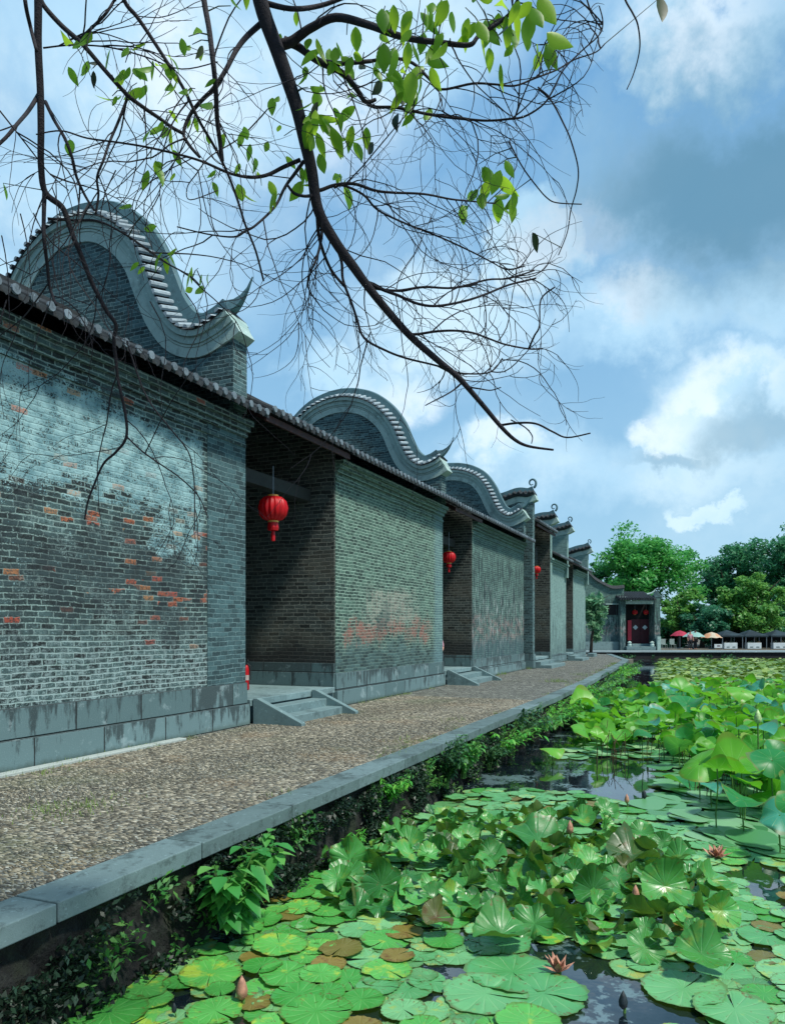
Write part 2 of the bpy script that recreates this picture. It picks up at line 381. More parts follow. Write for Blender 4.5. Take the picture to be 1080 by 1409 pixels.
def f_granite(cA, cB, sc=1.0, stain=.5):
    def f(nt):
        p = nt.pos(); fine = nt.noise(p, 90, 4, .7); mid = nt.noise(p, 3.2*sc, 6, .65); isl = nt.island()
        c = nt.mix((isl*.6+mid*.5-.05).cl(), cA, cB)
        c = nt.mix(nt.sm(nt.noise(p, 5*sc, 7, .75), .52, .64)*stain*.7, c, tuple(x*.30 for x in cA))
        c = nt.mix(nt.sm(nt.noise(p, 1.4*sc, 7, .7), .52, .66)*stain, c, tuple(x*.38 for x in cA))
        c = nt.mix(nt.sm(nt.noise(p, 14*sc, 4, .7), .60, .68)*.5, c, tuple(min(1, x*1.5) for x in cB))
        c = nt.mix(nt.sm(fine, .58, .8)*.35, c, tuple(min(1, x*1.6) for x in cB))
        c = nt.mix(nt.sm(fine, .42, .25)*.35, c, tuple(x*.4 for x in cA))
        return {'Base Color': c, 'Roughness': .75, 'Normal': nt.bump(fine*.5+mid, .5, .01)}
    return f
M['kerb'] = material('kerb_granite', f_granite(T('#465b5a'), T('#70888a'), 1.6, .7))
M['step'] = material('step_granite', f_granite(T('#546e70'), T('#84a0a2'), 1, .55))
M['lime'] = material('lime_moulding', f_granite(T('#87a5a0'), T('#b2cac2'), 1, .55))
M['fin'] = material('ridge_render', f_granite(T('#38585f'), T('#557c85'), .8, .5))
M['tile'] = plain('dark_roof_tile', T('#272f33'), .8, .45, 7, .6)
M['tileend'] = material('tile_end', f_granite(T('#5a6d76'), T('#a9bcc4'), 3, .3))
M['cap'] = material('eave_cap', f_granite(T('#39464c'), T('#8496a0'), 3, .5))
M['wood'] = plain('dark_timber', T('#241a17'), .7, .4, 9)
M['fascia'] = plain('red_brown_timber', T('#3a201d'), .7, .4, 6)
M['beam'] = material('stone_beam', f_granite(T('#23282a'), T('#3a423d'), 2, .5))
M['dark'] = plain('dark_shade_plaster', T('#14171a'), .9, .4, 3)  # near-black; on porch back walls and in stalls it paints their shade
M['red'] = material('red_lantern_silk', lambda nt: {'Base Color': nt.mix(nt.noise(nt.pos(), 12, 3), T('#d80f1e'), T('#b30a18')), 'Roughness': .45, 'SSS_T': (.25, T('#ff1c24'))})
M['gold'] = plain('gold_trim', T('#d8a548'), .4, .2, 20, .1)
M['reddoor'] = plain('red_door_paint', T('#420a1a'), .6, .3, 4)
M['paperred'] = plain('red_paper', T('#d23a4c'), .7, .15, 10)
M['paper'] = plain('pale_paper', T('#b9a9a4'), .8, .15, 10)
M['white'] = plain('white_paint', T('#c6d3d6'), .6, .1, 4)
M['chair'] = plain('chair_white', T('#8a9a96'), .6, .1, 4)
M['metal'] = plain('grey_metal', T('#8a9296'), .4, .1, 10, .1, .8)
M['black'] = plain('black_rubber', T('#15171a'), .6, .2, 10)

# ------------------------------------------------------------------ ground, path, water
def kerb_y(s):
    P = [(-12, 3.85), (12, 3.86), (18, 3.84), (25, 3.98), (33, 4.28), (39, 4.52), (43.5, 4.78)]
    for (a, b), (c, d_) in zip(P, P[1:]):
        if s <= c: t = (s-a)/(c-a); return b+(d_-b)*t
    return P[-1][1]
def f_bed(nt): return {'Base Color': nt.mix(nt.noise(nt.pos(), .8, 5), T('#12150e'), T('#2a2a1a')), 'Roughness': .9}
m = MB(); m.add([(-700, -300, -1.7), (700, -300, -1.7), (700, 1500, -1.7), (-700, 1500, -1.7)], [(0, 1, 2, 3)])
tag(m.build('pond_bed', material('pond_mud', f_bed)), kind='structure')
def f_water(nt):
    p = nt.pos(); h = nt.noise(p, 3.5, 3, .5)*.6+nt.noise(p, 14, 2)*.2
    scum = nt.sm(nt.noise(p, .9, 6, .7)+(nt.noise(p, 16, 3)-.5)*.3, .58, .63)
    return {'Base Color': nt.mix(scum*.6, (.006, .012, .016), T('#6f8a8c')), 'Roughness': nt.sm(scum, 0, 1, .02, .25), 'IOR': 1.9, 'Specular IOR Level': .75,
            'Normal': nt.bump(h, .06, .02)}
m = MB(); m.add([(-120, -60, WZ), (160, -60, WZ), (160, 63.3, WZ), (-120, 63.3, WZ)], [(0, 1, 2, 3)])
tag(m.build('water', material('pond_water', f_water)), kind='structure')
def f_path(nt):
    uv = nt.uv(); u, v, _ = nt.sep(uv)
    w1 = nt.noise(uv, 1.3, 3)
    q = nt.comb(u*34+(w1-.5)*14, v*11+(nt.noise(uv, 2.1, 3)-.5)*9)
    vn = nt.vor(q, 1.0, 'DISTANCE_TO_EDGE'); dE = V(nt, vn.outputs['Distance']); vc = V(nt, nt.vor(q, 1.0).outputs['Color'])
    r1, r2, r3 = nt.sep(vc); stone = nt.sm(dE, .02, .16)
    c = nt.ramp(r1, [(0, T('#4e524d')), (.35, T('#70756e')), (.7, T('#91958a')), (1, T('#b2b6aa'))])
    patch = nt.noise(uv, .55, 5, .6)
    c = nt.mix(nt.sm(patch, .52, .7)*.2, c, T('#8a7452'))
    c = nt.mix(nt.sm(nt.noise(nt.comb(u+8, v), .8, 5), .54, .7)*.35, c, T('#5b6449'))
    c = nt.mix(stone, T('#3a3a32'), c)
    return {'Base Color': c, 'Roughness': .8, 'Normal': nt.bump(stone+r2*.5, .9, .02)}
M['path'] = material('pebble_path', f_path)
def f_earth(nt): return {'Base Color': nt.mix(nt.noise(nt.pos(), 1.5, 6), T('#4f4d42'), T('#6d6a5c')), 'Roughness': .9, 'Normal': nt.bump(nt.noise(nt.pos(), 20, 5), .5, .02)}
M['earth'] = material('earth', f_earth)
m = MB()
ss = list(np.linspace(-12, 43.5, 38))
for a, b in zip(ss, ss[1:]):
    m.add([(a, kerb_y(a)+.02, 0), (b, kerb_y(b)+.02, 0), (b, 7.9, 0), (a, 7.9, 0)], [(0, 3, 2, 1)][::1])
m.add([(43.5, kerb_y(43.5)+.02, 0), (54, 7.0, 0), (54, 7.9, 0), (43.5, 7.9, 0)], [(0, 3, 2, 1)])
po = m.build('path', M['path'], street=True); tag(po, kind='structure')
m = MB(); m.box(-12, 53.9, 7.9, 60, -1.7, -.004); m.box(-12, 53.9, 5.2, 7.9, -1.7, -.3)
tag(m.build('ground', M['earth'], street=True), kind='structure')
# far bank: a paved platform across the pond
m = MB(); m.box(-90, 130, 63.5, 900, -1.7, -.16)
tag(m.build('far_ground', M['earth']), kind='structure')
m = MB(); m.box(13.0, 110, 63.0, 66.5, -.19, -.10)
fp = m.build('pavement', [material('far_paving', f_granite(T('#6f8388'), T('#93a5a6'), .3, .3))], bevel=.01); tag(fp, kind='structure')
m = MB(); m.box(13.1, 110, 63.12, 63.45, -1.7, -.192)
tag(m.build('bank_wall', M['dark']), 'low dark wall below the pale paving on the far side of the pond', 'wall')
# kerb of long granite slabs
m = MB(); s = -11.0; k = 0
while s < 43.2:
    L = min(random.uniform(1.05, 1.5), 43.5-s); y0, y1 = kerb_y(s), kerb_y(s+L); j = .006; dz = random.uniform(-.005, .005); o = random.uniform(-.006, .006)
    a, b = s+j, s+L-j
    lo, hi = -.10+dz, .022+dz
    vs = [(a, y0-.335+o, lo), (b, y1-.335+o, lo), (b, y1, lo), (a, y0, lo), (a, y0-.335+o, hi), (b, y1-.335+o, hi), (b, y1, hi), (a, y0, hi)]
    m.add(vs, [(0, 3, 2, 1), (4, 5, 6, 7), (0, 1, 5, 4), (1, 2, 6, 5), (2, 3, 7, 6), (3, 0, 4, 7)]); s += L
y0 = kerb_y(43.5)
for i in range(8):      # the kerb turns along the end of the path
    a, b = i/8, (i+1)/8-.006
    P = [(43.5+10.5*t, y0+(7-y0)*t) for t in (a, b)]
    m.add([(P[0][0], P[0][1]-.36, -.115), (P[1][0], P[1][1]-.36, -.115), (P[1][0], P[1][1], -.115), (P[0][0], P[0][1], -.115),
           (P[0][0], P[0][1]-.36, .022), (P[1][0], P[1][1]-.36, .022), (P[1][0], P[1][1], .022), (P[0][0], P[0][1], .022)],
          [(0, 3, 2, 1), (4, 5, 6, 7), (0, 1, 5, 4), (1, 2, 6, 5), (2, 3, 7, 6), (3, 0, 4, 7)])
kerb = m.build('kerb', M['kerb'], street=True, bevel=.008); tag(kerb, kind='structure')
m = MB(); m.box(2.5, 9.1, 7.13, 7.27, -.05, .035)
tag(m.build('gutter_strip', material('pale_mortar', f_granite(T('#93a09c'), T('#b4bdb6'), 2, .3)), street=True, bevel=.01), kind='structure')

# pebbles set on edge, near the camera, as real stones
def pebbles():
    ds, dy = .020, .060
    S_, Y_ = np.meshgrid(np.arange(1.0, 17.5, ds), np.arange(3.87, 7.26, dy), indexing='ij')
    n = S_.size; S_ = S_.ravel()+rng.normal(0, .006, n); Y_ = Y_.ravel()+rng.normal(0, .012, n)+np.sin(S_*3.1)*.03+np.sin(S_*7.7+1)*.02
    S_ = S_+np.sin(Y_*4+S_*.8)*.03
    keep = (Y_ > 3.9) & (Y_ < 7.24); S_, Y_ = S_[keep], Y_[keep]; n = len(S_)
    ls = rng.uniform(.005, .0115, n); ly = rng.uniform(.020, .040, n); hz = rng.uniform(.006, .015, n)*(.7+.5*np.clip(ls/.02, 0, 1)); rot = rng.normal(0, .22, n)+np.sin(Y_*2.2+S_*.7)*.35
    K = 6; ang = np.arange(K)*2*np.pi/K
    ring = np.stack([np.cos(ang), np.sin(ang)], 1)
    lv = []
    for rs, zz in ((1.0, -.2), (.82, .72), (.0, 1.0)):
        if rs == 0: lv.append(np.array([[0, 0, zz]]))
        else: lv.append(np.concatenate([ring*rs, np.full((K, 1), zz)], 1))
    P = np.concatenate(lv)                                  # 13 points
    f = [(i, (i+1) % K, K+(i+1) % K, K+i) for i in range(K)]
    F = np.array(f+[(K+i, K+(i+1) % K, 2*K, 2*K) for i in range(K)])
    vs = np.empty((n, 13, 3))
    x = P[None, :, 0]*ls[:, None]; y = P[None, :, 1]*ly[:, None]
    c, s_ = np.cos(rot)[:, None], np.sin(rot)[:, None]
    vs[:, :, 0] = S_[:, None]+x*c-y*s_; vs[:, :, 1] = Y_[:, None]+x*s_+y*c
    vs[:, :, 2] = P[None, :, 2]*hz[:, None]-.004
    V3 = vs.reshape(-1, 3); W = np.stack([SA*V3[:, 0]-CA*V3[:, 1], CA*V3[:, 0]+SA*V3[:, 1], V3[:, 2]], 1)
    me_v = W; off = (np.arange(n)*13)[:, None, None]
    q = (np.array(f)[None]+off).reshape(-1, 4)
    tr = (np.array([(K+i, K+(i+1) % K, 2*K) for i in range(K)])[None]+off).reshape(-1, 3)
    me = bpy.data.meshes.new('pebble_paving')
    me.vertices.add(len(me_v)); me.vertices.foreach_set('co', me_v.astype(np.float32).ravel())
    nl = q.size+tr.size; me.loops.add(nl); me.loops.foreach_set('vertex_index', np.concatenate([q.ravel(), tr.ravel()]).astype(np.int32))
    me.polygons.add(len(q)+len(tr))
    me.polygons.foreach_set('loop_start', np.concatenate([np.arange(0, q.size, 4), q.size+np.arange(0, tr.size, 3)]).astype(np.int32))
    me.polygons.foreach_set('use_smooth', np.ones(len(q)+len(tr), dtype=bool))
    def fm(nt):
        p = nt.pos(); r = nt.island()
        c = nt.ramp(r, [(0, T('#38372f')), (.3, T('#57554a')), (.6, T('#73705f')), (.85, T('#8f8b79')), (1, T('#aeab99'))])
        c = nt.mix(nt.sm(nt.noise(p, .7, 5, .6), .52, .66)*.28, c, T('#8a7252'))
        c = nt.mix(nt.sm(nt.noise(p, .45, 5, .6), .54, .66)*.35, c, T('#58684a'))
        return {'Base Color': c, 'Roughness': .65, 'Normal': nt.bump(nt.noise(p, 120, 3), .3, .003)}
    me.materials.append(material('river_pebble', fm)); me.update(calc_edges=True); me.validate()
    o = bpy.data.objects.new('pebble_paving', me); C.objects.link(o)
    tag(o, 'small river pebbles set on edge across the lane', 'pebbles', kind='stuff')
pebbles()

# retaining wall of rough dark stones under the kerb
def f_rubble(nt):
    uv = nt.uv(); p = nt.pos(); vn = nt.vor(p, 6, 'DISTANCE_TO_EDGE'); dE = V(nt, vn.outputs['Distance'])
    c = nt.mix(nt.sm(nt.noise(p, 9, 6, .75), .4, .75), T('#0b0e0d'), T('#2a302b')); moss = nt.sm(nt.noise(p, 2.4, 5), .5, .65)
    c = nt.mix(moss*.6, c, T('#26331a'))
    return {'Base Color': c, 'Roughness': .9, 'Normal': nt.bump(nt.noise(p, 8, 6, .7)+nt.noise(p, 30, 5)*.5, 1.0, .05)}
m = MB(); NS, NZ = 420, 10; vs = []
for i in range(NS+1):
    s = -11+(43.5+11)*i/NS
    for j in range(NZ+1):
        t = j/NZ; z = -.09-1.3*t
        dsp = mnoise.noise(Vector((s*3.1, z*5.1, 1)))*.07+mnoise.noise(Vector((s*9, z*11, 4)))*.05
        vs.append((s, kerb_y(s)-.24-.02*j*.5+dsp*(1 if j else .2), z))
m.add(vs, [(i*(NZ+1)+j, (i+1)*(NZ+1)+j, (i+1)*(NZ+1)+j+1, i*(NZ+1)+j+1) for i in range(NS) for j in range(NZ)])
vs = []
for i in range(61):
    t = i/60; s, y = 43.5+10.5*t, kerb_y(43.5)+(7-kerb_y(43.5))*t
    for j in range(NZ+1): z = -.09-1.3*j/NZ; vs.append((s, y-.27+mnoise.noise(Vector((s*3, z*4, 2)))*.07, z))
m.add(vs, [(i*(NZ+1)+j, (i+1)*(NZ+1)+j, (i+1)*(NZ+1)+j+1, i*(NZ+1)+j+1) for i in range(60) for j in range(NZ)])
m.box(-11, 43.4, 4.85, 5.3, -1.7, -.12)
rw = m.build('retaining_wall', material('mossy_rubble', f_rubble), street=True, smooth=False)
tag(rw, 'dark mossy rubble wall holding up the lane along the pond edge', 'wall')

# ------------------------------------------------------------------ the houses
def profile(half, c, zs=0):
    pts = [(d_, z+zs) for d_, z in half]
    right = catmull([(c-d_, z, 0) for d_, z in pts], 6); left = catmull([(c+d_, z, 0) for d_, z in pts], 6)
    return [(p[0], p[1]) for p in left[::-1]]+[(p[0], p[1]) for p in right[1:]]     # from far left to the pond end
def normals(P):
    N = []
    for i in range(len(P)):
        a, b = P[max(i-1, 0)], P[min(i+1, len(P)-1)]; t = Vector((b[0]-a[0], b[1]-a[1])).normalized()
        n = Vector((t[1], -t[0])); 
        if n[1] < 0 and abs(t[0]) > .05: n = -n
        N.append(n)
    for i in range(1, len(N)):
        if N[i].dot(N[i-1]) < 0: N[i] = -N[i]
    return N
def sweep(mb, P, sec, s0, mi=0, hs=None, closed=True):
    N = normals(P); k = len(sec); vs = []
    for i, (p, n) in enumerate(zip(P, N)):
        h = hs[i] if hs is not None else 1
        md = sum(q[1] for q in sec)/k
        for (nn, ds) in sec:
            if hs is not None: ds = md+(ds-md)*(.15+.85*h)
            vs.append((s0+ds, p[0]+n[0]*nn*h, p[1]+n[1]*nn*h))
    fs = [(i*k+j, i*k+(j+1) % k, (i+1)*k+(j+1) % k, (i+1)*k+j) for i in range(len(P)-1) for j in range(k if closed else k-1)]
    fs += [tuple(range(k))[::-1], tuple(range((len(P)-1)*k, len(P)*k))]
    mb.add(vs, fs, mi)
def arclen(P, step):
    out = []; acc = 0; nxt = step*.5; N = normals(P)
    for i in range(len(P)-1):
        a, b = Vector(P[i]), Vector(P[i+1]); L = (b-a).length
        while acc+L >= nxt:
            t = (nxt-acc)/L; out.append((a.lerp(b, t), N[i].lerp(N[i+1], t).normalized(), (b-a).normalized())); nxt += step
        acc += L
    return out
G1 = [(0, 9.15), (.45, 9.10), (.85, 8.93), (1.25, 8.62), (1.58, 8.2), (1.82, 7.66), (2.05, 7.17), (2.36, 6.80), (2.7, 6.68), (3.0, 6.75), (3.2, 6.84), (3.33, 6.92)]
G2 = [(0, 8.72), (.45, 8.67), (1.0, 8.48), (1.5, 8.10), (1.84, 7.65), (2.06, 7.15), (2.32, 6.68), (2.66, 6.43), (2.95, 6.46), (3.12, 6.53), (3.26, 6.61)]
G3 = [(0, 8.5), (.5, 8.45), (1.0, 8.3), (1.45, 8.02), (1.8, 7.55), (2.02, 7.1), (2.3, 6.6), (2.66, 6.38), (2.95, 6.46), (3.1, 6.54), (3.24, 6.63)]
def gable(parent, s1, half, cen, mbr, ground=0.0, thick=.40, tail=.55, bands=True, finh=.30, yend=7.33, zlow=5.3):
    P = profile(half, cen); s0 = s1-thick
    N = normals(P)
    # brick infill
    IN = [(p[0]-n[0]*.30, p[1]-n[1]*.30) for p, n in zip(P, N)]
    yl = cen+(cen-yend)
    IN = [q for q in IN if yend < q[0] < yl]
    poly = [(yl, zlow)]+[(yl, IN[0][1])]+IN+[(yend, IN[-1][1]), (yend, zlow)]
    mb = MB(); mb.prism(poly, 'x', s0, s1); mb.box(s0, s1, 7.45, 13.6, 4.4, zlow); mb.build('gable_wall', mbr, parent, street=True)
    # lime mouldings following the curve
    ml = MB()
    def both(sec):
        sweep(ml, P, sec, s0)
    both([(-.46, -.03), (-.46, thick+.03), (-.29, thick+.03), (-.29, -.03)])
    both([(-.24, -.07), (-.24, thick+.07), (-.13, thick+.07), (-.13, -.07)])
    both([(-.285, -.045), (-.285, thick+.045), (-.245, thick+.045), (-.245, -.045)])
    both([(-.125, -.12), (-.125, thick+.12), (-.03, thick+.12), (-.03, -.12)])
    ml.build('moulding', M['lime'], parent, street=True)
    # short tiles laid across the wall head
    mt = MB(); sweep(mt, P, [(-.025, -.14), (.10, thick/2-.05), (.10, thick/2+.05), (-.025, thick+.14)], s0)
    me_ = MB()
    for p, n, t in arclen(P, .17):
        for side in (0, 1):
            a0, a1 = (-.19, thick/2-.07) if side == 0 else (thick+.19, thick/2+.07)
            k = 5; vs = []
            for (ds, lift) in ((a0, 0.0), (a1, .12)):
                for j in range(k):
                    an = math.pi*j/(k-1); q = p+t*(.052*math.cos(an))+n*(.055*math.sin(an)+lift-.01); vs.append((s0+ds, q[0], q[1]))
            me_.add(vs, [(j, j+1, k+j+1, k+j) for j in range(k-1)]+[(4, 3, 2, 1, 0), (5, 6, 7, 8, 9)])
    mt.add(me_.v, me_.f, 1); mt.build('coping', [M['tile'], M['tileend']], parent, street=True)
    # rendered ridge fin ending in an upturned horn
    e = Vector(P[-1]); tt = (e-Vector(P[-3])).normalized(); nn = N[-1]
    ext = [e+Vector((-a, b)) for a, b in ((.07, .06), (.15, .15), (.22, .26), (.29, .40), (.36, .58))]
    e2 = Vector(P[0]); tt2 = (e2-Vector(P[2])).normalized(); n2 = N[0]
    ext2 = [e2+Vector((a, b)) for a, b in ((.07, .06), (.15, .15), (.22, .26), (.29, .40), (.36, .58))]
    FP = [tuple(q) for q in ext2[::-1]]+P+[tuple(q) for q in ext]
    L = len(FP); hs = [1]*L
    for i, h in enumerate((.02, .12, .30, .52, .78)): hs[i] = h; hs[L-1-i] = h
    mf = MB(); sweep(mf, FP, [(.06, thick/2-.10), (finh, thick/2-.075), (finh+.03, thick/2-.03), (finh+.03, thick/2+.03), (finh, thick/2+.075), (.06, thick/2+.10)], s0, hs=hs)
    mf.build('ridge', M['fin'], parent, street=True, smooth=False)
def curl(parent, s, y, z, sc=1.0):
    pts = []; 
    for i in range(26):
        a = -1.2+i*.27; r = .20*sc*(1-i/34)
        pts.append(st(s, y-.02-r*math.cos(a)*.9+.12*sc, z+.22*sc+r*math.sin(a)))
    m = MB(); m.tube(pts, [.05*sc*(1-i/40) for i in range(26)], 6); m.build('scroll_finial', M['fin'], parent, smooth=True)
def eave_roof(parent, s0, s1, ye=6.95, ze=5.28, cen=10.7, slope=.5, pitch=.235, fasc=False, ridge=True, depth=None, name='roof'):
    yr = cen if depth is None else ye+depth; zr = ze+(yr-ye)*slope
    m = MB(); th = .06
    ins = 0.0
    def slab(ya, za, yb, zb): m.add([(s0, ya, za), (s1, ya, za), (s1, yb, zb), (s0, yb, zb), (s0, ya, za+th), (s1, ya, za+th), (s1, yb, zb+th), (s0, yb, zb+th)],
          [(0, 1, 2, 3), (7, 6, 5, 4), (0, 4, 5, 1), (1, 5, 6, 2), (2, 6, 7, 3), (3, 7, 4, 0)])
    slab(ye, ze, yr, zr)
    if depth is None: slab(2*cen-ye, ze, yr, zr)
    n = int((s1-s0)/pitch); pitch = (s1-s0)/n; me_ = MB()
    for i in range(n):
        c = s0+(i+.5)*pitch; k = 6
        for sgn in ((1,) if depth is not None else (1, -1)):
            ya, yb = (ye-.03, yr) if sgn == 1 else (2*cen-ye+.03, yr)
            vs = []
            for (yy, zz) in ((ya, ze+th), (yb, zr+th)):
                for j in range(k): an = math.pi*j/(k-1); vs.append((c+.062*math.cos(an), yy, zz-.02+.085*math.sin(an)))
            m.add(vs, [(j, j+1, k+j+1, k+j) for j in range(k-1)]+[tuple(range(k))])
        # end cap of the cover tile and the drip tile between
        vs = [(c+.056*math.cos(2*math.pi*j/10), ye-.05, ze+th+.018+.056*math.sin(2*math.pi*j/10)) for j in range(10)]
        vs += [(x, ye-.02, z) for x, y, z in vs]; r_ = random.random()
        me_.add(vs, [tuple(range(10))]+[(j, j+10, (j+1) % 10+10, (j+1) % 10) for j in range(10)], 0)
        c2 = c+pitch/2
        if i < n-1:
            m.add([(c2-.06, ye-.035, ze+th), (c2+.06, ye-.035, ze+th), (c2+.05, ye-.035, ze+.01), (c2, ye-.035, ze-.035), (c2-.05, ye-.035, ze+.01)], [(0, 1, 2, 3, 4)])
    if ridge and depth is None: m.box(s0, s1, yr-.12, yr+.12, zr, zr+.28)
    m.add(me_.v, me_.f, 1)
    m.build(name, [M['tile'], M['cap']], parent, street=True)
    if fasc:
        f = MB(); f.box(s0+.02, s1-.02, ye+.07, ye+.11, ze-.13, ze-.02)
        a = s0+.25
        while a < s1-.2: f.add([(a, ye+.11, ze-.13), (a+.07, ye+.11, ze-.13), (a+.07, yr, zr-.13), (a, yr, zr-.13), (a, ye+.11, ze-.005), (a+.07, ye+.11, ze-.005), (a+.07, yr, zr-.005), (a, yr, zr-.005)],
              [(0, 3, 2, 1), (4, 5, 6, 7), (0, 1, 5, 4), (1, 2, 6, 5), (2, 3, 7, 6), (3, 0, 4, 7)]); a += .42
        f.build('rafters', M['fascia'], parent, street=True)
def cornice(parent, s0, s1, ztop, mat):
    m = MB()
    for i, (dz0, dz1, pr) in enumerate(((.44, .37, .03), (.37, .27, .0), (.27, .185, .06), (.185, .10, .12), (.10, .0, .19))):
        if pr == 0: continue
        m.box(s0, s1, 7.4-pr, 7.55, ztop-dz0+.002, ztop-dz1-.002)
    m.build('cornice', mat, parent, street=True, bevel=.006)
def house(name, label, s0, s1, mbr, zt=5.22, plinth=.72, gab=None, cen=10.7, y=7.4, pillar=None, ze=5.26, mcor=None):
    root = thing(name, st((s0+s1)/2, y+3), label, 'house', 'grey brick houses along the lane')
    gs = s1-.40 if gab else s1
    m = MB(); m.box(s0, s1 if not pillar else pillar, y, y+.38, plinth, zt-.03); 
    m.box(s0, s0+.38, y+.38, 14.0, 0, zt+.1) ; m.box(s0+.38, s1-.4, 13.7, 14.0, 0, zt+.1); m.box(s1-.4, s1, y+.38, 14.0, 0, zt+.1)
    m.build('wall', mbr, root, street=True)
    if pillar:
        m = MB(); m.box(pillar, s1, y-.012, y+.38, plinth, zt-.03); m.build('corner_pier', M['bp'], root, street=True)
    m = MB(); m.box(s0-.03, s1+.03, y-.035, y+.385, plinth-.36, plinth); m.box(s0-.05, s1+.05, y-.075, y+.385, -.3, plinth-.363)
    m.build('plinth', M['plinth'], root, street=True, bevel=.012)
    cornice(root, s0, s1, zt, mcor or mbr)
    return root
h1 = house('brick_house', 'nearest brick house at the left edge, with peeling whitewash and scattered orange bricks', -6.0, 11.0, M['b1'], pillar=9.95, plinth=.72, zt=5.15)
eave_roof(h1, -6.0, 11.05, ze=5.19, cen=10.8)
gable(h1, 11.0, G1, 10.8, M['bg'], yend=7.36, finh=.34)
h2 = house('brick_house', 'green-grey brick house with a faded red painted band, behind the first pair of stone steps', 14.37, 21.2, M['b2'], plinth=.70)
eave_roof(h2, 14.3, 21.25, ze=5.27)
gable(h2, 21.2, G2, 10.6, M['bg'], yend=7.3)
h3 = house('brick_house', 'third house along the lane, its brick front streaked black and white by rain', 24.15, 31.4, M['b3'], plinth=.66)
eave_roof(h3, 24.1, 31.45, ze=5.24)
gable(h3, 31.4, G3, 10.6, M['bg'], yend=7.3)
h4 = house('brick_house', 'pale smooth fronted brick house between the third and fourth doorways', 36.45, 41.1, M['b4'], plinth=.45, zt=5.1)
eave_roof(h4, 36.9, 40.6, ze=5.16)
h5 = house('brick_house', 'last and smallest looking brick house of the row, at the far end of the lane', 43.3, 47.6, M['b4'], plinth=.5, zt=5.05)
eave_roof(h5, 43.25, 47.2, ze=5.1)

def parapet(parent, s1, zl, zr, yend=7.15, tipz=.35, thick=.4, drop=.42, mbr=None, sc=1, ground=None, sheet=None):
    half = [(0, zl), (1.2, zl+.02), (2.2, zl+.12), (2.9, zl+.30), (3.35, zl+(zr-zl)*.75), (3.62, zr)]
    cen = 10.7; P = profile(half, cen); s0 = s1-thick
    m = MB(); IN = [(a, b-.08) for a, b in P]; yl = 2*cen-yend
    IN = [q for q in IN if yend < q[0] < yl]
    m.prism([(yl, 4.4), (yl, IN[0][1])]+IN+[(yend, IN[-1][1]), (yend, 4.4)], 'x', s0, s1)
    if ground is not None: m.box(s0, s1, yend, 7.8, ground, 4.4)
    m.build('parapet_wall', mbr or M['bg'], parent, street=True)
    m = MB(); sweep(m, P, [(-.38, -.02), (-.38, thick+.02), (-.14, thick+.02), (-.14, -.02)], s0); m.build('moulding', M['lime'], parent, street=True)
    m = MB(); sweep(m, P, [(-.12, -.10), (-.03, -.16), (.10, thick/2-.05), (.10, thick/2+.05), (-.03, thick+.16), (-.12, thick+.10)], s0); mt = m
    me_ = MB()
    for p, n, t in arclen(P, .22):
        for a0, a1 in ((-.2, thick/2-.07), (thick+.2, thick/2+.07)):
            k = 5; vs = []
            for (ds, lift) in ((a0, 0.0), (a1, .12)):
                for j in range(k):
                    an = math.pi*j/(k-1); q = p+t*(.06*math.cos(an))+n*(.06*math.sin(an)+lift-.02); vs.append((s0+ds, q[0], q[1]))
            me_.add(vs, [(j, j+1, k+j+1, k+j) for j in range(k-1)]+[(4, 3, 2, 1, 0)])
    mt.add(me_.v, me_.f); mt.build('coping', M['tile'], parent, street=True)
    m = MB(); sweep(m, P, [(.06, thick/2-.08), (.27, thick/2-.06), (.27, thick/2+.06), (.06, thick/2+.08)], s0); m.build('ridge', M['fin'], parent, street=True)
    curl(parent, s0+thick/2, P[-1][0], P[-1][1]+.15, sc)
def gateway(label, s0, s1, ze, floor=.42, z_back=9.3, lantern=True, beamz=4.35, ye=6.95):
    g = thing('gateway', st((s0+s1)/2, 8.4), label, 'gateway', 'covered lane gateways between the houses')
    eave_roof(g, s0, s1, ye=ye, ze=ze, depth=2.9, fasc=True, ridge=False)
    m = MB(); m.box(s0, s1, 7.42, 12.5, -.3, floor-.12); m.build('platform', M['plinth'], g, street=True)
    m = MB(); a = s0+.04
    while a < s1-.1:
        b = min(a+random.uniform(1.0, 1.5), s1-.04); m.box(a+.004, b-.004, 7.36, 7.9, floor-.119, floor); a = b
    m.box(s0+.04, s1-.04, 7.905, 12.5, floor-.119, floor-.003)
    m.build('sill', M['step'], g, street=True, bevel=.01)
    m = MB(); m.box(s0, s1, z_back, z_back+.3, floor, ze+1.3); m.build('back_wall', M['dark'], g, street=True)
    m = MB(); m.box(s0+.01, s1-.01, 7.95, 8.2, beamz, beamz+.26); m.build('beam', M['beam'], g, street=True, bevel=.01)
    dm = (s0+s1)/2
    m = MB(); m.box(dm-.75, dm+.75, z_back-.05, z_back-.003, floor, floor+2.5)
    dr = m.build('door', M['wood'], g, street=True)
    m = MB(); m.box(dm-.9, dm-.76, z_back-.12, z_back-.003, floor, floor+2.65); m.box(dm+.76, dm+.9, z_back-.12, z_back-.003, floor, floor+2.65); m.box(dm-.759, dm+.759, z_back-.12, z_back-.003, floor+2.51, floor+2.65)
    m.build('door_frame', M['wood'], g, street=True)
    return g
g1 = gateway('widest dark gateway with a stone beam, between the whitewashed house and the green-grey house', 11.06, 14.30, 5.30, z_back=9.83)
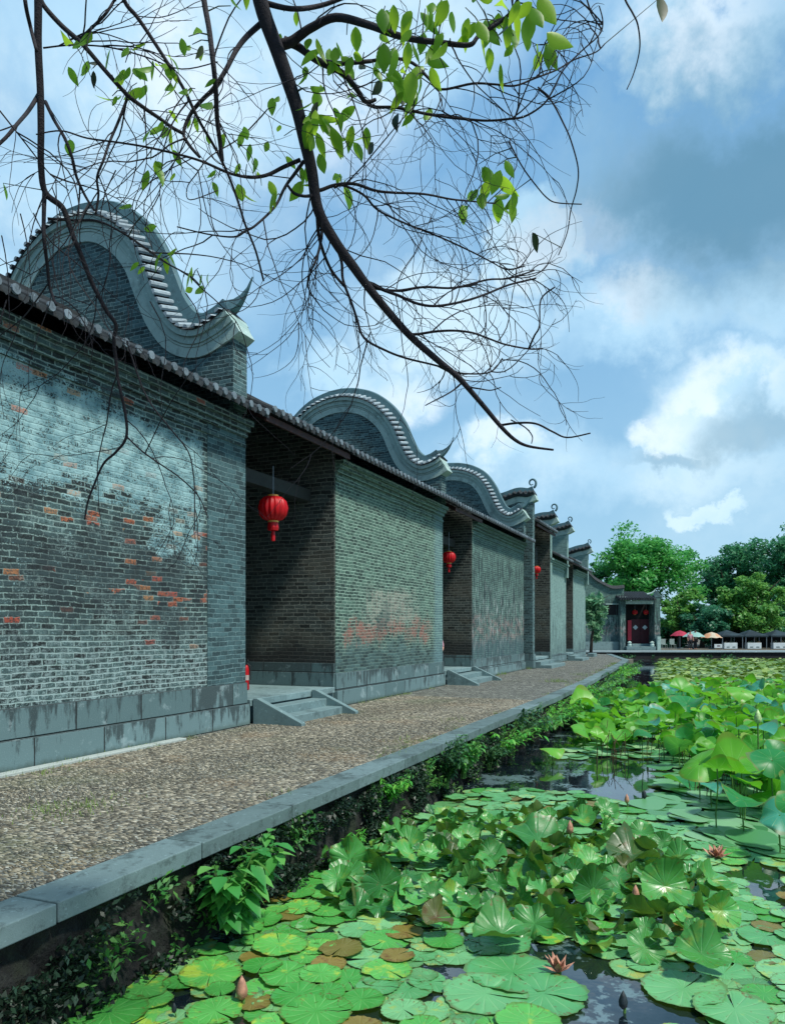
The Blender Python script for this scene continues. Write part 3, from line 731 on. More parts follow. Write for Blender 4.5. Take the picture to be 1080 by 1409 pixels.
# return walls of the gateways, brick
def return_wall(par, s, y0, y1, z1, mat, plinth=.62):
    m = MB(); m.prism([(y0, plinth), (y1, plinth), (y1, z1+(y1-6.95)*.5), (y0, z1+(y0-6.95)*.5)], 'x', s-.05, s-.004); m.build('side_wall', mat, par, street=True)
    m = MB(); m.box(s-.075, s-.004, y0, y1, .30, plinth-.002); m.build('side_plinth', M['plinth'], par, street=True, bevel=.008)
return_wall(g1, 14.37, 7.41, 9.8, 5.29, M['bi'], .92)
g2 = gateway('second gateway along the lane, between the green-grey house and the streaked house', 21.26, 24.05, 5.24, z_back=9.83)
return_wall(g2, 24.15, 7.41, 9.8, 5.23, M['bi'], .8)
g3 = gateway('tall narrow gateway with a raised roof, just past the third curved gable', 32.25, 36.3, 6.2, z_back=9.8, beamz=5.2)
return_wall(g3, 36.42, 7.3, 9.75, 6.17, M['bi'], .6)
parapet(g3, 32.22, 7.12, 7.46, ground=0.0, yend=7.12, sc=1.1)
m = MB(); m.box(31.8, 32.24, 7.08, 7.8, -.1, .62); m.build('pier_base', M['plinth'], g3, street=True, bevel=.01)
parapet(h4, 36.85, 6.72, 7.15, ground=0.0, yend=7.3, mbr=M['b4'])
parapet(h4, 41.0, 6.70, 7.2, yend=7.25, sc=.75, mbr=M['b4'])
g4 = gateway('small dark gateway between the pale house and the last house', 41.15, 43.2, 5.3, z_back=9.5)
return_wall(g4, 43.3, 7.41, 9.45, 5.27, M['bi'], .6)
parapet(h5, 47.6, 6.25, 6.75, yend=7.2, sc=.7, mbr=M['b4'])

def steps(label, s0, s1, y0, n=2, cheeks=True, floor=.42, deep=.34):
    t = thing('stone_steps', st((s0+s1)/2, y0-.5), label, 'steps', 'stone steps down to the lane')
    rise = (floor-.0)/(n+1); c = .13 if cheeks else 0
    for i in range(n):
        z = rise*(n-i); m = MB(); ya = y0-.02-(i+1)*deep
        m.box(s0+c+.004, s1-c-.004, ya, y0-.02-i*deep-.003, -.05, z); m.build('tread', M['step'], t, street=True, bevel=.012)
    if cheeks:
        for a, b in ((s0, s0+c), (s1-c, s1)):
            m = MB(); m.prism([(y0-.02, -.05), (y0-.02, floor+.02), (y0-.10, floor+.02), (y0-n*deep-.30, .05), (y0-n*deep-.30, -.05)], 'x', a, b)
            m.build('cheek_stone', M['step'], t, street=True, bevel=.01)
    return t
steps('nearest stone steps with sloping side stones, under the large red lantern', 11.15, 13.35, 7.36)
steps('wide stone steps with sloping side stones at the second gateway', 21.4, 24.05, 7.36)
steps('two thick open-sided stone steps below the third gateway', 32.4, 35.6, 7.36, cheeks=False, deep=.45)
steps('low open-sided stone steps at the fourth gateway', 41.2, 43.4, 7.36, cheeks=False, deep=.4)
steps('small farthest stone step at the end of the row of houses', 47.9, 49.2, 7.36, cheeks=False, n=1, deep=.4)

# ------------------------------------------------------------------ lanterns, extinguisher
def lantern(label, P, r=.25, cord=.4, tassel=True, flat=.86):
    t = thing('red_lantern', P, label, 'lantern', 'red lanterns hung in the doorways')
    prof = [(r*.35, r*.80), (r*.62, r*.74), (r*.88, r*.48), (r, r*.05), (r*.9, -r*.42), (r*.64, -r*.70), (r*.36, -r*.78)]
    prof = [(a, b*flat/.86 if abs(b) < r*.75 else b) for a, b in prof]
    def at(pr): m = MB(); m.lathe(pr, tuple(P), 64, flute=.17, nf=16); return m
    at(prof).build('shade', M['red'], t, smooth=True)
    m = MB(); m.lathe([(r*.36, r*.79), (r*.36, r*.90), (r*.1, r*.92)], tuple(P), 16); m.lathe([(r*.36, -r*.90), (r*.37, -r*.79)], tuple(P), 16); m.build('collar', M['gold'], t, smooth=False)
    m = MB(); m.tube([P+Vector((0, 0, r*.9)), P+Vector((0, 0, r*.9+cord))], .008, 5); m.build('cord', M['metal'], t)
    if tassel:
        m = MB(); m.lathe([(r*.34, -r*.92), (r*.38, -r*1.25), (r*.34, -r*1.42), (r*.12, -r*1.45)], tuple(P), 14, flute=.12, nf=14)
        m.lathe([(r*.10, -r*1.46), (r*.14, -r*1.7), (r*.13, -r*2.1), (r*.03, -r*2.15)], tuple(P), 8); m.build('tassel', M['red'], t)
    return t
def lan_at(pxx, pyy, y, **k):     # hangs in the lane frame at lateral distance y
    kk = (pxx-CX)/FPX; Y = y/(SA*1.0-kk*CA); Y = y/(SA-kk*CA)
    return px(pxx, pyy, Y)
lantern('large red silk lantern with a tassel, in the nearest gateway', lan_at(376, 700, 7.75), .29, .55)
lantern('red lantern half hidden by the green-grey house, in the second gateway', lan_at(617.5, 767, 7.75), .22, .6)
lantern('red lantern half hidden beside the dark pier, in the tall third gateway', lan_at(738, 784, 7.75), .20, .9)
E0 = st(12.86, 8.62, .42)
t = thing('fire_extinguisher', E0, 'small red fire extinguisher on the sill of the nearest gateway', 'fire extinguisher')
m = MB(); m.lathe([(.05, 0), (.06, .02), (.06, .40), (.045, .47), (.025, .50)], tuple(E0), 16); m.build('cylinder_body', M['red'], t, smooth=True)
m = MB(); m.lathe([(.025, .50), (.03, .56)], tuple(E0), 8); m.tube([E0+Vector((0, 0, .56)), E0+Vector((.05, -.07, .60))], .012, 5); m.build('valve', M['black'], t)
m = MB(); m.tube([E0+Vector((.02, 0, .53)), E0+Vector((.085, -.03, .48)), E0+Vector((.09, -.04, .2))], .012, 6); m.build('hose', M['black'], t)
m = MB(); m.lathe([(.0615, .2), (.0615, .30)], tuple(E0), 16); m.build('paper_label', M['paper'], t)

# ------------------------------------------------------------------ gatehouse across the end of the lane
GY = 67.0
def gp(x, y, Y=GY): return px(x, y, Y)
def gx(x, Y=GY): return (x-CX)/FPX*Y
def gz(y, Y=GY): return EYE-(y-HY)/FPX*Y
gt = thing('gatehouse', (gx(880), GY, -.1), 'brick gatehouse with a red double door, across the pond at the end of the lane', 'building')
x0, x1 = gx(853), gx(908)
m = MB(); m.box(x0, x0+.48, GY, GY+4, -.15, gz(826)); m.box(x1-.5, x1, GY, GY+4, -.15, gz(822)); m.box(x0+.48, x1-.5, GY+2.2, GY+2.5, -.15, gz(826))
m.build('wall', M['b3'], gt)
m = MB(); m.prism([(x1-.5, gz(822)), (x1, gz(822)), (x1+.05, gz(819)), (x1-.25, gz(813)), (x1-.55, gz(819))], 'y', GY-.03, GY+.5); m.build('pier_cap', M['bg'], gt)
m = MB(); m.box(x0-.1, x0+.6, GY-.08, GY+.5, gz(824), gz(821)); m.build('pier_corbel', M['lime'], gt)
m = MB(); m.box(x0+.46, x1-.51, GY+.1, GY+.5, gz(831), gz(826.5)); m.build('lintel', M['lime'], gt)
m = MB(); 
m.add([(x0-.25, GY-.5, gz(826)), (x1-.52, GY-.5, gz(826)), (x1-.52, GY+2.4, gz(815)), (x0-.25, GY+2.4, gz(815)), (x0-.25, GY-.5, gz(824)), (x1-.52, GY-.5, gz(824)), (x1-.52, GY+2.4, gz(813)), (x0-.25, GY+2.4, gz(813))],
      [(0, 3, 2, 1), (4, 5, 6, 7), (0, 1, 5, 4), (1, 2, 6, 5), (2, 3, 7, 6), (3, 0, 4, 7)])
for i in range(14):
    a = x0-.15+i*(x1-x0-.4)/14; m.tube([(a, GY-.55, gz(823.6)), (a, GY+2.4, gz(812.6))], .07, 6)
rf = m.build('roof', M['tile'], gt)
m = MB(); m.tube([(x1-1.1, GY+.2, gz(817.5)), (x1-.7, GY+.2, gz(816)), (x1-.45, GY+.2, gz(813)), (x1-.38, GY+.2, gz(810.5))], [.09, .08, .07, .03], 6); m.build('ridge_horn', M['lime'], gt)
IY = GY+1.5; xa, xb = gx(867.5, IY), gx(893, IY)
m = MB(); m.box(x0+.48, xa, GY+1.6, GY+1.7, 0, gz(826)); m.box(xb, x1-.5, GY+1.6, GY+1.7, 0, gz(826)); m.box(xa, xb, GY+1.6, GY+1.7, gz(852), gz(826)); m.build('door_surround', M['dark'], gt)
for a, b in ((xa, (xa+xb)/2-.01), ((xa+xb)/2+.01, xb)):
    m = MB(); m.box(a, b, GY+1.5, GY+1.58, gz(888, IY), gz(852, IY)); dl = m.build('door_leaf', M['reddoor'], gt)
    c = (a+b)/2; m = MB(); m.prism([(c-.23, gz(863.3, IY)), (c, gz(866.8, IY)), (c+.23, gz(863.3, IY)), (c, gz(859.8, IY))], 'y', GY+1.485, GY+1.498); m.build('paper_diamond', M['white'], dl)
for a, l in ((gx(862.8, IY), 'dull pink couplet strip'), (gx(893.2, IY), 'bright red couplet strip')):
    m = MB(); m.box(a, a+.33, GY+1.40, GY+1.43, gz(881, IY), gz(853.5, IY)); o = m.build('couplet', M['paperred'], gt); o['label'] = l
m = MB(); m.box(x0+.46, x1-.51, GY-.35, GY+1.4, -.10, .22); m.box(xa-.1, xb+.1, GY+.8, GY+1.39, .223, .45); m.build('threshold', M['step'], gt, bevel=.02)
m = MB(); m.box(gx(902), gx(907), GY-.35, GY-.04, -.12, gz(876)); m.build('door_pillar_stone', M['lime'], gt, bevel=.02)
m = MB(); m.lathe([(.16, 0), (.2, .15), (.14, .3), (.2, .38), (.05, .5)], (gx(865), GY-.15, .2), 10); m.lathe([(.16, 0), (.2, .15), (.14, .3), (.2, .38), (.05, .5)], (gx(896), GY-.15, .2), 10)
m.build('drum_stones', M['lime'], gt)
for a, l in ((873, 'left lantern over the far red door'), (888.3, 'right lantern over the far red door')):
    tt = lantern('small red lantern at the far gatehouse, %s of the pair' % l.split()[0], gp(a, 842.5, GY+1.1), .25, .5, tassel=False)
# wing wall left of the gate
wg = thing('wing_wall', (gx(835), GY+1, -.1), 'weathered courtyard wall with a swooping tiled top, left of the red door', 'wall')
top = [(790, 776), (808, 786), (820, 797), (832, 804), (845, 809.5), (861, 808.5)]
P = [(p[0], p[1]) for p in catmull([(gx(a), gz(b), 0) for a, b in top], 5)]
m = MB(); m.prism([(P[0][0], -.1)]+P+[(P[-1][0], -.1)], 'y', GY+.6, GY+1.0); m.build('wall', M['b3'], wg)
m = MB(); 
for (a, b), (c, d_) in zip(P, P[1:]): m.add([(a, GY+.4, b), (c, GY+.4, d_), (c, GY+1.2, d_), (a, GY+1.2, b), (a, GY+.55, b+.28), (c, GY+.55, d_+.28), (c, GY+1.05, d_+.28), (a, GY+1.05, b+.28)], [(0, 3, 2, 1), (4, 5, 6, 7), (0, 1, 5, 4), (1, 2, 6, 5), (2, 3, 7, 6), (3, 0, 4, 7)])
m.build('coping', M['tile'], wg)
m = MB(); m.box(gx(790), gx(860), GY+.45, GY+.597, -.12, gz(883)); m.build('plinth', M['step'], wg)
m = MB(); m.box(gx(850.5), gx(854), GY+.57, GY+.597, gz(846), gz(831)); m.box(gx(836), gx(850), GY+.575, GY+.597, gz(846), gz(832)); m.build('window', M['dark'], wg)
m = MB(); m.box(gx(835), gx(855), GY+.50, GY+.573, gz(831.5), gz(830.2)); m.build('window_hood', M['lime'], wg)

# ------------------------------------------------------------------ foliage helpers
def leafmat(name, cols, trans=.35, rough=.45, island=True, gloss=.4):
    def f(nt):
        p = nt.pos(); r = nt.island(); n = nt.noise(p, .8, 4)
        k = (r*.55+n*.9-.2).cl()
        c = nt.ramp(k, [(i/(len(cols)-1), c_) for i, c_ in enumerate(cols)])
        return {'Base Color': c, 'Roughness': rough, 'Specular IOR Level': gloss, 'SSS_T': (trans, nt.mix(.5, c, tuple(min(1, x*1.6) for x in cols[-1])))}
    return material(name, f)
def leaf_cloud(centers, size, axis=None, k=4, elong=1.0, droop=0):
    """quads with a pointed outline at the given points (n,3); returns verts, faces"""
    n = len(centers); nrm = rng.normal(size=(n, 3)); nrm[:, 2] = np.abs(nrm[:, 2])+.5; nrm /= np.linalg.norm(nrm, axis=1)[:, None]
    a = rng.normal(size=(n, 3)); a[:, 2] -= droop; a -= (a*nrm).sum(1)[:, None]*nrm; a /= np.linalg.norm(a, axis=1)[:, None]+1e-9
    b = np.cross(nrm, a); sz = size*rng.uniform(.6, 1.4, n)
    base = centers; L = (sz*elong)[:, None]; W = (sz*.5)[:, None]
    vs = np.stack([base-a*L*.5, base+b*W*.55-a*L*.05, base+a*L*.5-nrm*L*.12, base-b*W*.55-a*L*.05], 1).reshape(-1, 3)
    return vs, np.arange(4*n).reshape(n, 4)
def crown_points(c, rx, ry, rz, nclump, per, cl=.28, seed=0, hollow=.55, flat=.2):
    r = np.random.default_rng(seed); out = []
    for i in range(nclump):
        d_ = r.normal(size=3); d_ /= np.linalg.norm(d_); 
        if d_[2] < -flat: d_[2] *= -.5 if r.random() < .3 else 1
        rad = r.uniform(hollow, 1.0)*(1+.18*math.sin(d_[0]*5+seed)+.12*math.sin(d_[2]*7+seed*2))
        cc = np.array([d_[0]*rx, d_[1]*ry, d_[2]*rz])*rad
        s = cl*(rx+rz)/2*r.uniform(.6, 1.3); q = r.normal(size=(per, 3)); q /= np.linalg.norm(q, axis=1)[:, None]; q *= (r.uniform(0, 1, per)**.45)[:, None]
        q[:, 2] *= .65
        out.append(c+cc+q*s)
    return np.concatenate(out)
M['bark'] = plain('tree_bark', T('#3a342b'), .9, .35, 8, .8)
TREES = []
def tree(label, cx, ytop, wpx, Y, ybot, mat, seed, name='tree', leaf=.42, ncl=60, per=150, ground=-.16, group='trees on the far bank', cl=.26, ratio=1.0):
    X = gx(cx, Y); zt = gz(ytop, Y); zb = gz(ybot, Y); rx = wpx/FPX*Y/2; rz = (zt-zb)/2; c = np.array([X, Y, zb+rz])
    root = thing(name, (X, Y, ground), label, 'tree', group)
    pts = crown_points(c, rx*.92, rx*.85*ratio, rz*.92, int(ncl*1.5), per, cl, seed, .35, .9)
    v, f = leaf_cloud(pts, leaf)
    npmesh('crown', v, f, mat, root)
    m = MB(); r = random.Random(seed); h = zb+rz
    m.tube([(X, Y, ground-.2), (X+.1, Y, ground+(h-ground)*.4), (X-.05, Y, h)], [rx*.07+.08, rx*.05+.06, rx*.03+.03], 8)
    for i in range(7):
        a = r.uniform(0, 6.28); z0 = ground+(h-ground)*r.uniform(.45, .95)
        m.tube([(X, Y, z0), (X+math.cos(a)*rx*.35, Y+math.sin(a)*rx*.35, z0+rz*.35), (X+math.cos(a)*rx*.7, Y+math.sin(a)*rx*.7, z0+rz*.7)], [rx*.03+.03, rx*.02+.02, .02], 6)
    m.build('trunk', M['bark'], root, smooth=True)
    return root
LG = leafmat('light_green_leaves', [T('#1f683a'), T('#429a4a'), T('#6cba5e')])
DG = leafmat('dark_green_leaves', [T('#20573f'), T('#387d56'), T('#5ea474')])
YG = leafmat('yellow_green_leaves', [T('#2c6c38'), T('#549646'), T('#82b45a')])
TG = leafmat('blue_green_leaves', [T('#1c5444'), T('#317356'), T('#549670')])
tree('broad light green tree rising behind the gatehouse', 886, 722, 150, 88, 852, LG, 3, ncl=95, per=170, leaf=.40)
tree('small dark treetop showing just past the last gable', 822, 765, 40, 92, 830, DG, 5, ncl=30, per=90)
tree('dark round tree right of the broad light green tree', 1003, 738, 120, 92, 868, DG, 8, ncl=80, per=150)
tree('tall dark tree cut off by the right edge of the photo', 1090, 708, 95, 86, 872, DG, 12, ncl=80, per=150)
tree('yellow-green rounded tree in front of the dark trees, above the stall roofs', 1035, 782, 105, 80, 880, YG, 15, ncl=70, per=150, leaf=.36)
tree('yellow-green bushy tree just right of the gatehouse', 934, 806, 66, 80, 884, YG, 18, ncl=45, per=130, leaf=.34)
tree('blue-green bushy tree behind the parasols', 965, 828, 85, 79, 884, TG, 21, ncl=60, per=130, leaf=.34)
tree('blue-green tree filling the gap above the middle stall roof', 1000, 822, 70, 84, 886, TG, 24, ncl=50, per=130, leaf=.36)
tree('low dark tree behind the rightmost stall', 1075, 838, 80, 83, 890, DG, 27, ncl=50, per=130, leaf=.36)
tree('low dark tree behind the pale parasols', 935, 848, 110, 85, 892, DG, 29, ncl=50, per=120, leaf=.36)
tree('low dark tree between the far stalls', 1020, 850, 110, 87, 892, DG, 31, ncl=50, per=120, leaf=.36)
# drooping tree in front of the wing wall
T1 = thing('small_tree', (gx(812, 57), 57, -.1), 'small tree with long drooping leaves leaning out beside the last house', 'tree')
pts = crown_points(np.array([gx(817, 57), 57, gz(845, 57)]), .78, .8, 2.0, 34, 55, .36, 44, .1, .95)
v, f = leaf_cloud(pts, .30, elong=1.9, droop=1.4); npmesh('crown', v, f, leafmat('drooping_leaves', [T('#1d4a38'), T('#3f8058'), T('#9cc8a0')]), T1)
m = MB(); m.tube([(gx(812, 57), 57, -.7), (gx(814, 57), 57, 1.2), (gx(820, 57), 57, 2.6)], [.14, .11, .05], 7); m.tube([(gx(814, 57), 57, 1.6), (gx(826, 57), 57, gz(825, 57)), (gx(838, 57), 57, gz(819, 57))], [.05, .03, .01], 5)
m.build('trunk', M['bark'], T1, smooth=True)

# ------------------------------------------------------------------ far bank: parasols, stalls, people
FZ = -.12
def cloth(name, a, b, bl='RGB'):
    return material(name, lambda nt: {'Base Color': nt.mix(nt.sm(nt.noise(nt.pos(), 1.2, 3), .4, .6), a, b), 'Roughness': .8, 'SSS_T': (.25, a)})
def parasol(label, cx, ytop, wpx, Y, mat):
    wpx *= 1.15; X = gx(cx, Y); zt = gz(ytop, Y); r = wpx/FPX*Y/2
    t = thing('parasol', (X, Y, -.16), label, 'parasol', 'parasols on the far bank')
    m = MB(); K = 8; vs = [(X, Y, zt)]
    for rr, dz in ((.5, -.16), (1, -.52)):
        for j in range(K*2):
            a = math.pi*j/K; s_ = 1 if j % 2 == 0 else .93; vs.append((X+r*rr*s_*math.cos(a), Y+r*rr*s_*math.sin(a), zt+dz-(0.0 if j % 2 else .05)*rr))
    n = K*2; m.add(vs, [(0, 1+j, 1+(j+1) % n) for j in range(n)]+[(1+j, 1+n+j, 1+n+(j+1) % n, 1+(j+1) % n) for j in range(n)])
    o = m.build('canopy', mat, t); sm = o.modifiers.new('thick', 'SOLIDIFY'); sm.thickness = .02
    m = MB(); m.tube([(X, Y, -.16), (X, Y, zt-.02)], .035, 6); m.build('pole', M['metal'], t)
    m = MB(); m.lathe([(.3, 0), (.3, .08), (.06, .12)], (X, Y, -.16), 10); m.build('base', M['kerb'], t)
parasol('pink-red parasol, leftmost of the three', 935, 867.3, 23, 76, cloth('red_cloth', T('#c23a56'), T('#a83048')))
parasol('pale green parasol, middle one of the three', 954, 868.3, 27, 73, cloth('pale_green_cloth', T('#a8cdc4'), T('#8fbcb4')))
parasol('cream and orange parasol, rightmost of the three', 978.5, 869.6, 26, 73.5, cloth('cream_cloth', T('#d0c8b0'), T('#d8a078')))
m_roof = cloth('dark_awning', T('#1d3038'), T('#2c434c'))
def stall(label, xa, xb, Y=73, sign=True):
    a, b = gx(xa, Y), gx(xb, Y); c = (a+b)/2; D = 2.6
    t = thing('market_stall', (c, Y, -.16), label, 'stall', 'market stalls with dark roofs on the far bank')
    ze, zt = gz(874.5, Y), gz(868, Y)
    m = MB(); e = .12
    m.add([(a-e, Y-e, ze), (b+e, Y-e, ze), (b+e, Y+D, ze), (a-e, Y+D, ze), (c, Y+D/2, zt+.1), (a-e, Y-e, ze-.14), (b+e, Y-e, ze-.14), (b+e, Y+D, ze-.14), (a-e, Y+D, ze-.14)],
          [(0, 1, 4), (1, 2, 4), (2, 3, 4), (3, 0, 4), (0, 5, 6, 1), (1, 6, 7, 2), (2, 7, 8, 3), (3, 8, 5, 0)])
    m.build('awning', m_roof, t)
    for X in (a, b):
        for Z in (Y, Y+D-.1): m = MB(); m.box(X-.03, X+.03, Z-.03, Z+.03, -.16, ze); m.build('post', M['metal'], t)
    m = MB(); m.box(a+.15, b-.5, Y-.05, Y+.55, -.12, gz(884.5, Y)); ct = m.build('counter', M['white'], t, bevel=.02)
    m = MB()
    for u in (.18, .62): m.box(a+.15+(b-a-.65)*u, a+.15+(b-a-.65)*(u+.22), Y-.06, Y-.053, gz(891, Y), gz(889.6, Y))
    m.build('counter_print', M['kerb'], ct)
    m = MB(); r = random.Random(int(xa))
    for i in range(7): X = a+.3+(b-a-.9)*i/6; h = r.uniform(.08, .25); m.lathe([(.07, 0), (.09, h*.5), (.05, h)], (X, Y+.2+r.uniform(-.1, .2), gz(884.5, Y)+.002), 8)
    m.build('goods', cloth('goods_%d' % xa, T('#7c6a52'), T('#3c5a4a')), t)
    m = MB(); m.box(a, b, Y+D-.04, Y+D, -.1, gz(876, Y)); m.build('back_shade', M['dark'], t)  # dark sheet stands for the shade behind the counter
stall('dark-roofed stall beside the white sign board', 993.5, 1021)
stall('dark-roofed stall in the middle of the three stalls', 1025.5, 1054)
stall('dark-roofed stall cut off by the right edge of the photo', 1061, 1092)
Y = 72.5; t = thing('sign_board', (gx(988, Y), Y, -.16), 'white notice board with a dark picture standing left of the stalls', 'sign')
m = MB(); m.box(gx(982.5, Y), gx(993, Y), Y, Y+.08, -.02, gz(886.3, Y)); m.build('board', M['white'], t)
m = MB(); m.box(gx(986, Y), gx(990.5, Y), Y-.01, Y-.003, .12, gz(888, Y)); m.build('picture', plain('plum_print', T('#5a3a4a'), .7), t)
m = MB(); [m.tube([(gx(a, Y), Y+.04, -.16), (gx(a, Y), Y+.04, -.02)], .03, 5) for a in (984, 991.5)]; m.build('feet', M['metal'], t)
def chair_white(label, x, Y=70):
    X = gx(x, Y); t = thing('garden_chair', (X, Y, -.1), label, 'chair', 'white garden chairs on the far bank')
    m = MB(); m.box(X-.22, X+.22, Y-.22, Y+.22, .33, .37); m.build('seat', M['chair'], t, bevel=.01)
    m = MB(); m.box(X-.22, X+.22, Y+.18, Y+.22, .375, .85); m.build('backrest', M['chair'], t, bevel=.01)
    for a in (-.2, .2):
        for b in (-.2, .2): m = MB(); m.tube([(X+a*1.1, Y+b*1.1, -.1), (X+a, Y+b, .33)], .02, 5); m.build('leg', M['chair'], t)
chair_white('white garden chair nearest the gatehouse wall', 913); chair_white('white garden chair second from the gatehouse wall', 925)
# people
SKIN = plain('skin', T('#b98a76'), .6, .08, 5, .05); HAIR = plain('dark_hair', T('#1a1512'), .6, .2, 20)
def skin_obj(name, pts, edges, rad, mat, parent, sub=2):
    me = bpy.data.meshes.new(name); off = Vector(parent.location)
    me.from_pydata([Vector(p) for p in pts], edges, []); me.materials.append(mat)
    o = bpy.data.objects.new(name, me); C.objects.link(o); o.parent = parent
    sk = o.modifiers.new('skin', 'SKIN'); 
    bmv = me.skin_vertices[0].data if me.skin_vertices else None
    if bmv is None:
        bpy.context.view_layer.objects.active = o; me.attributes  # created with the modifier
    if me.skin_vertices:
        for i, r in enumerate(rad): me.skin_vertices[0].data[i].radius = (r, r) if not isinstance(r, tuple) else r
        me.skin_vertices[0].data[0].use_root = True
    sb = o.modifiers.new('sub', 'SUBSURF'); sb.levels = sub; sb.render_levels = sub
    return o
def person(label, loc, rz, shirt, trousers, sit=True):
    t = thing('person', loc, label, 'person', None, rz)
    hip = .46 if sit else .92
    def P(x, y, z): return (x, y, z)
    pts = [P(0, 0, hip), P(0, .02, hip+.25), P(0, 0, hip+.48), P(0, -.01, hip+.57), P(0, -.03, hip+.70), P(0, -.02, hip+.80)]
    rad = [.13, .12, .13, .055, .085, .07]; ed = [(0, 1), (1, 2), (2, 3), (3, 4), (4, 5)]
    for sx in (-1, 1):
        b = len(pts)
        if sit: pts += [P(sx*.18, 0, hip+.47), P(sx*.24, -.04, hip+.20), P(sx*.17, -.26, hip+.12), P(sx*.11, -.34, hip+.10)]
        else: pts += [P(sx*.18, 0, hip+.47), P(sx*.25, 0, hip+.20), P(sx*.24, -.10, hip-.04), P(sx*.23, -.14, hip-.13)]
        rad += [.06, .045, .035, .03]; ed += [(2, b), (b, b+1), (b+1, b+2), (b+2, b+3)]
        b = len(pts)
        if sit: pts += [P(sx*.10, -.05, hip), P(sx*.12, -.44, hip+.02), P(sx*.12, -.42, .08), P(sx*.12, -.56, .04)]
        else: pts += [P(sx*.10, 0, hip-.05), P(sx*.11, -.02, .48), P(sx*.11, .03, .08), P(sx*.12, -.12, .04)]
        rad += [.09, .065, .045, .035]; ed += [(0, b), (b, b+1), (b+1, b+2), (b+2, b+3)]
    skin_obj('body', pts, ed, rad, SKIN, t)
    sp = [pts[0], pts[1], pts[2], pts[6], pts[7], pts[14], pts[15]]
    skin_obj('shirt', sp, [(0, 1), (1, 2), (2, 3), (3, 4), (2, 5), (5, 6)], [.155, .145, .15, .08, .06, .08, .06], shirt, t)
    skin_obj('trousers', [pts[0], pts[10], pts[11], pts[12], pts[18], pts[19], pts[20]], [(0, 1), (1, 2), (2, 3), (0, 4), (4, 5), (5, 6)], [.15, .11, .08, .06, .11, .08, .06], trousers, t)
    m = MB(); c = Vector(t.location)+Vector(pts[5])+Vector((0, .015, .0))
    m.lathe([(.02, -.10), (.085, -.06), (.10, 0), (.08, .07), (.02, .10)], (c[0], c[1], c[2]), 12)
    M4 = Matrix.Rotation(0, 4, 'Z'); m.build('hair', HAIR, t, smooth=True)
    return t
PINK = plain('pink_cotton', T('#b98a98'), .8, .1); DARKC = plain('dark_cotton', T('#22262e'), .8, .1); WHC = plain('pale_cotton', T('#b6aeb0'), .8, .1)
pp = st(21.75, 7.85, .42)
person('person in pale pink sitting in the second gateway, mostly hidden by the wall corner', pp, A*-1+R(120)-R(90), PINK, DARKC)
m = MB(); q = MB(); 
tS = thing('stool', pp, 'low wooden stool under the sitting person in the second gateway', 'stool')
m.box(pp[0]-.17, pp[0]+.17, pp[1]-.17, pp[1]+.17, .42+.30, .42+.34); m.build('seat', M['wood'], tS)
for a in (-.13, .13):
    for b in (-.13, .13): q = MB(); q.box(pp[0]+a-.02, pp[0]+a+.02, pp[1]+b-.02, pp[1]+b+.02, .42, .718); q.build('leg', M['wood'], tS)
person('person in pink standing under the middle parasol on the far bank', (gx(949, 72), 72, -.16), 0, PINK, DARKC, False)
person('person in dark clothes standing right of the person in pink', (gx(956, 72.6), 72.6, -.16), .5, WHC, DARKC, False)

# ------------------------------------------------------------------ plants of the pond
def f_pad(cA, cB, cC, vein, ribs=.5, isl=False):
    def f(nt):
        uv = nt.uv(); u, v, _ = nt.sep(uv); r = (u*u+v*v).m('SQRT'); a = v.m('ARCTAN2', u)
        p = nt.pos(); n = nt.noise(p, 6, 5, .6); orn = nt.island() if isl else nt.orand()
        rib = (a*7.0+nt.noise(uv, 2, 2)*.8).m('SINE').ab(); ve = nt.sm(rib, .22, .0)*nt.sm(r, 1.0, .5)*nt.sm(r, .02, .2)
        c = nt.mix((orn*.8+n*.5-.15).cl(), cA, cB)
        yel = nt.sm(nt.noise(nt.comb(u+orn*40, v+orn*17, orn*9), 1.3, 5, .6)+(orn-.5)*.25, .58, .72)
        c = nt.mix(yel*.75, c, cC)
        spot = nt.sm(nt.noise(nt.comb(u+orn*40, v, orn*9), 6, 5, .7)+nt.sm(r, .6, 1)*.06, .60, .68)
        c = nt.mix(spot*.8, c, T('#6a4a24'))
        c = nt.mix(ve*.45, c, vein)
        c = nt.mix(nt.sm(r, .90, 1.0)*.5, c, T('#5a5a28'))
        h = nt.sm(rib, 0, .6)*r*ribs+n*.5+nt.noise(p, 40, 3)*.15
        c = nt.mix(nt.backf()*.5, c, T('#4a6e34'))
        return {'Base Color': c, 'Roughness': nt.sm(n, .3, .7, .28, .52), 'Specular IOR Level': .55, 'Normal': nt.bump(h, .6, .01), 'SSS_T': (.12, T('#8fc23c'))}
    return f
M['pad'] = material('lily_pad', f_pad(T('#4a9a58'), T('#84c488'), T('#a5b84a'), T('#a9cf9a')))
M['padl'] = material('lily_pad_bright', f_pad(T('#368f38'), T('#66bc58'), T('#b0c440'), T('#a8dc8a')))
M['padd'] = material('raised_lily_leaf', f_pad(T('#11521e'), T('#55a84e'), T('#7f9c38'), T('#6fb080'), .9))
M['padw'] = material('browned_raised_leaf', f_pad(T('#2f5a2e'), T('#5a5a30'), T('#54381f'), T('#6f7040'), .8))
M['pady'] = material('withered_lily_pad', f_pad(T('#6b6a30'), T('#8a7a3c'), T('#6a4424'), T('#9a9050')))
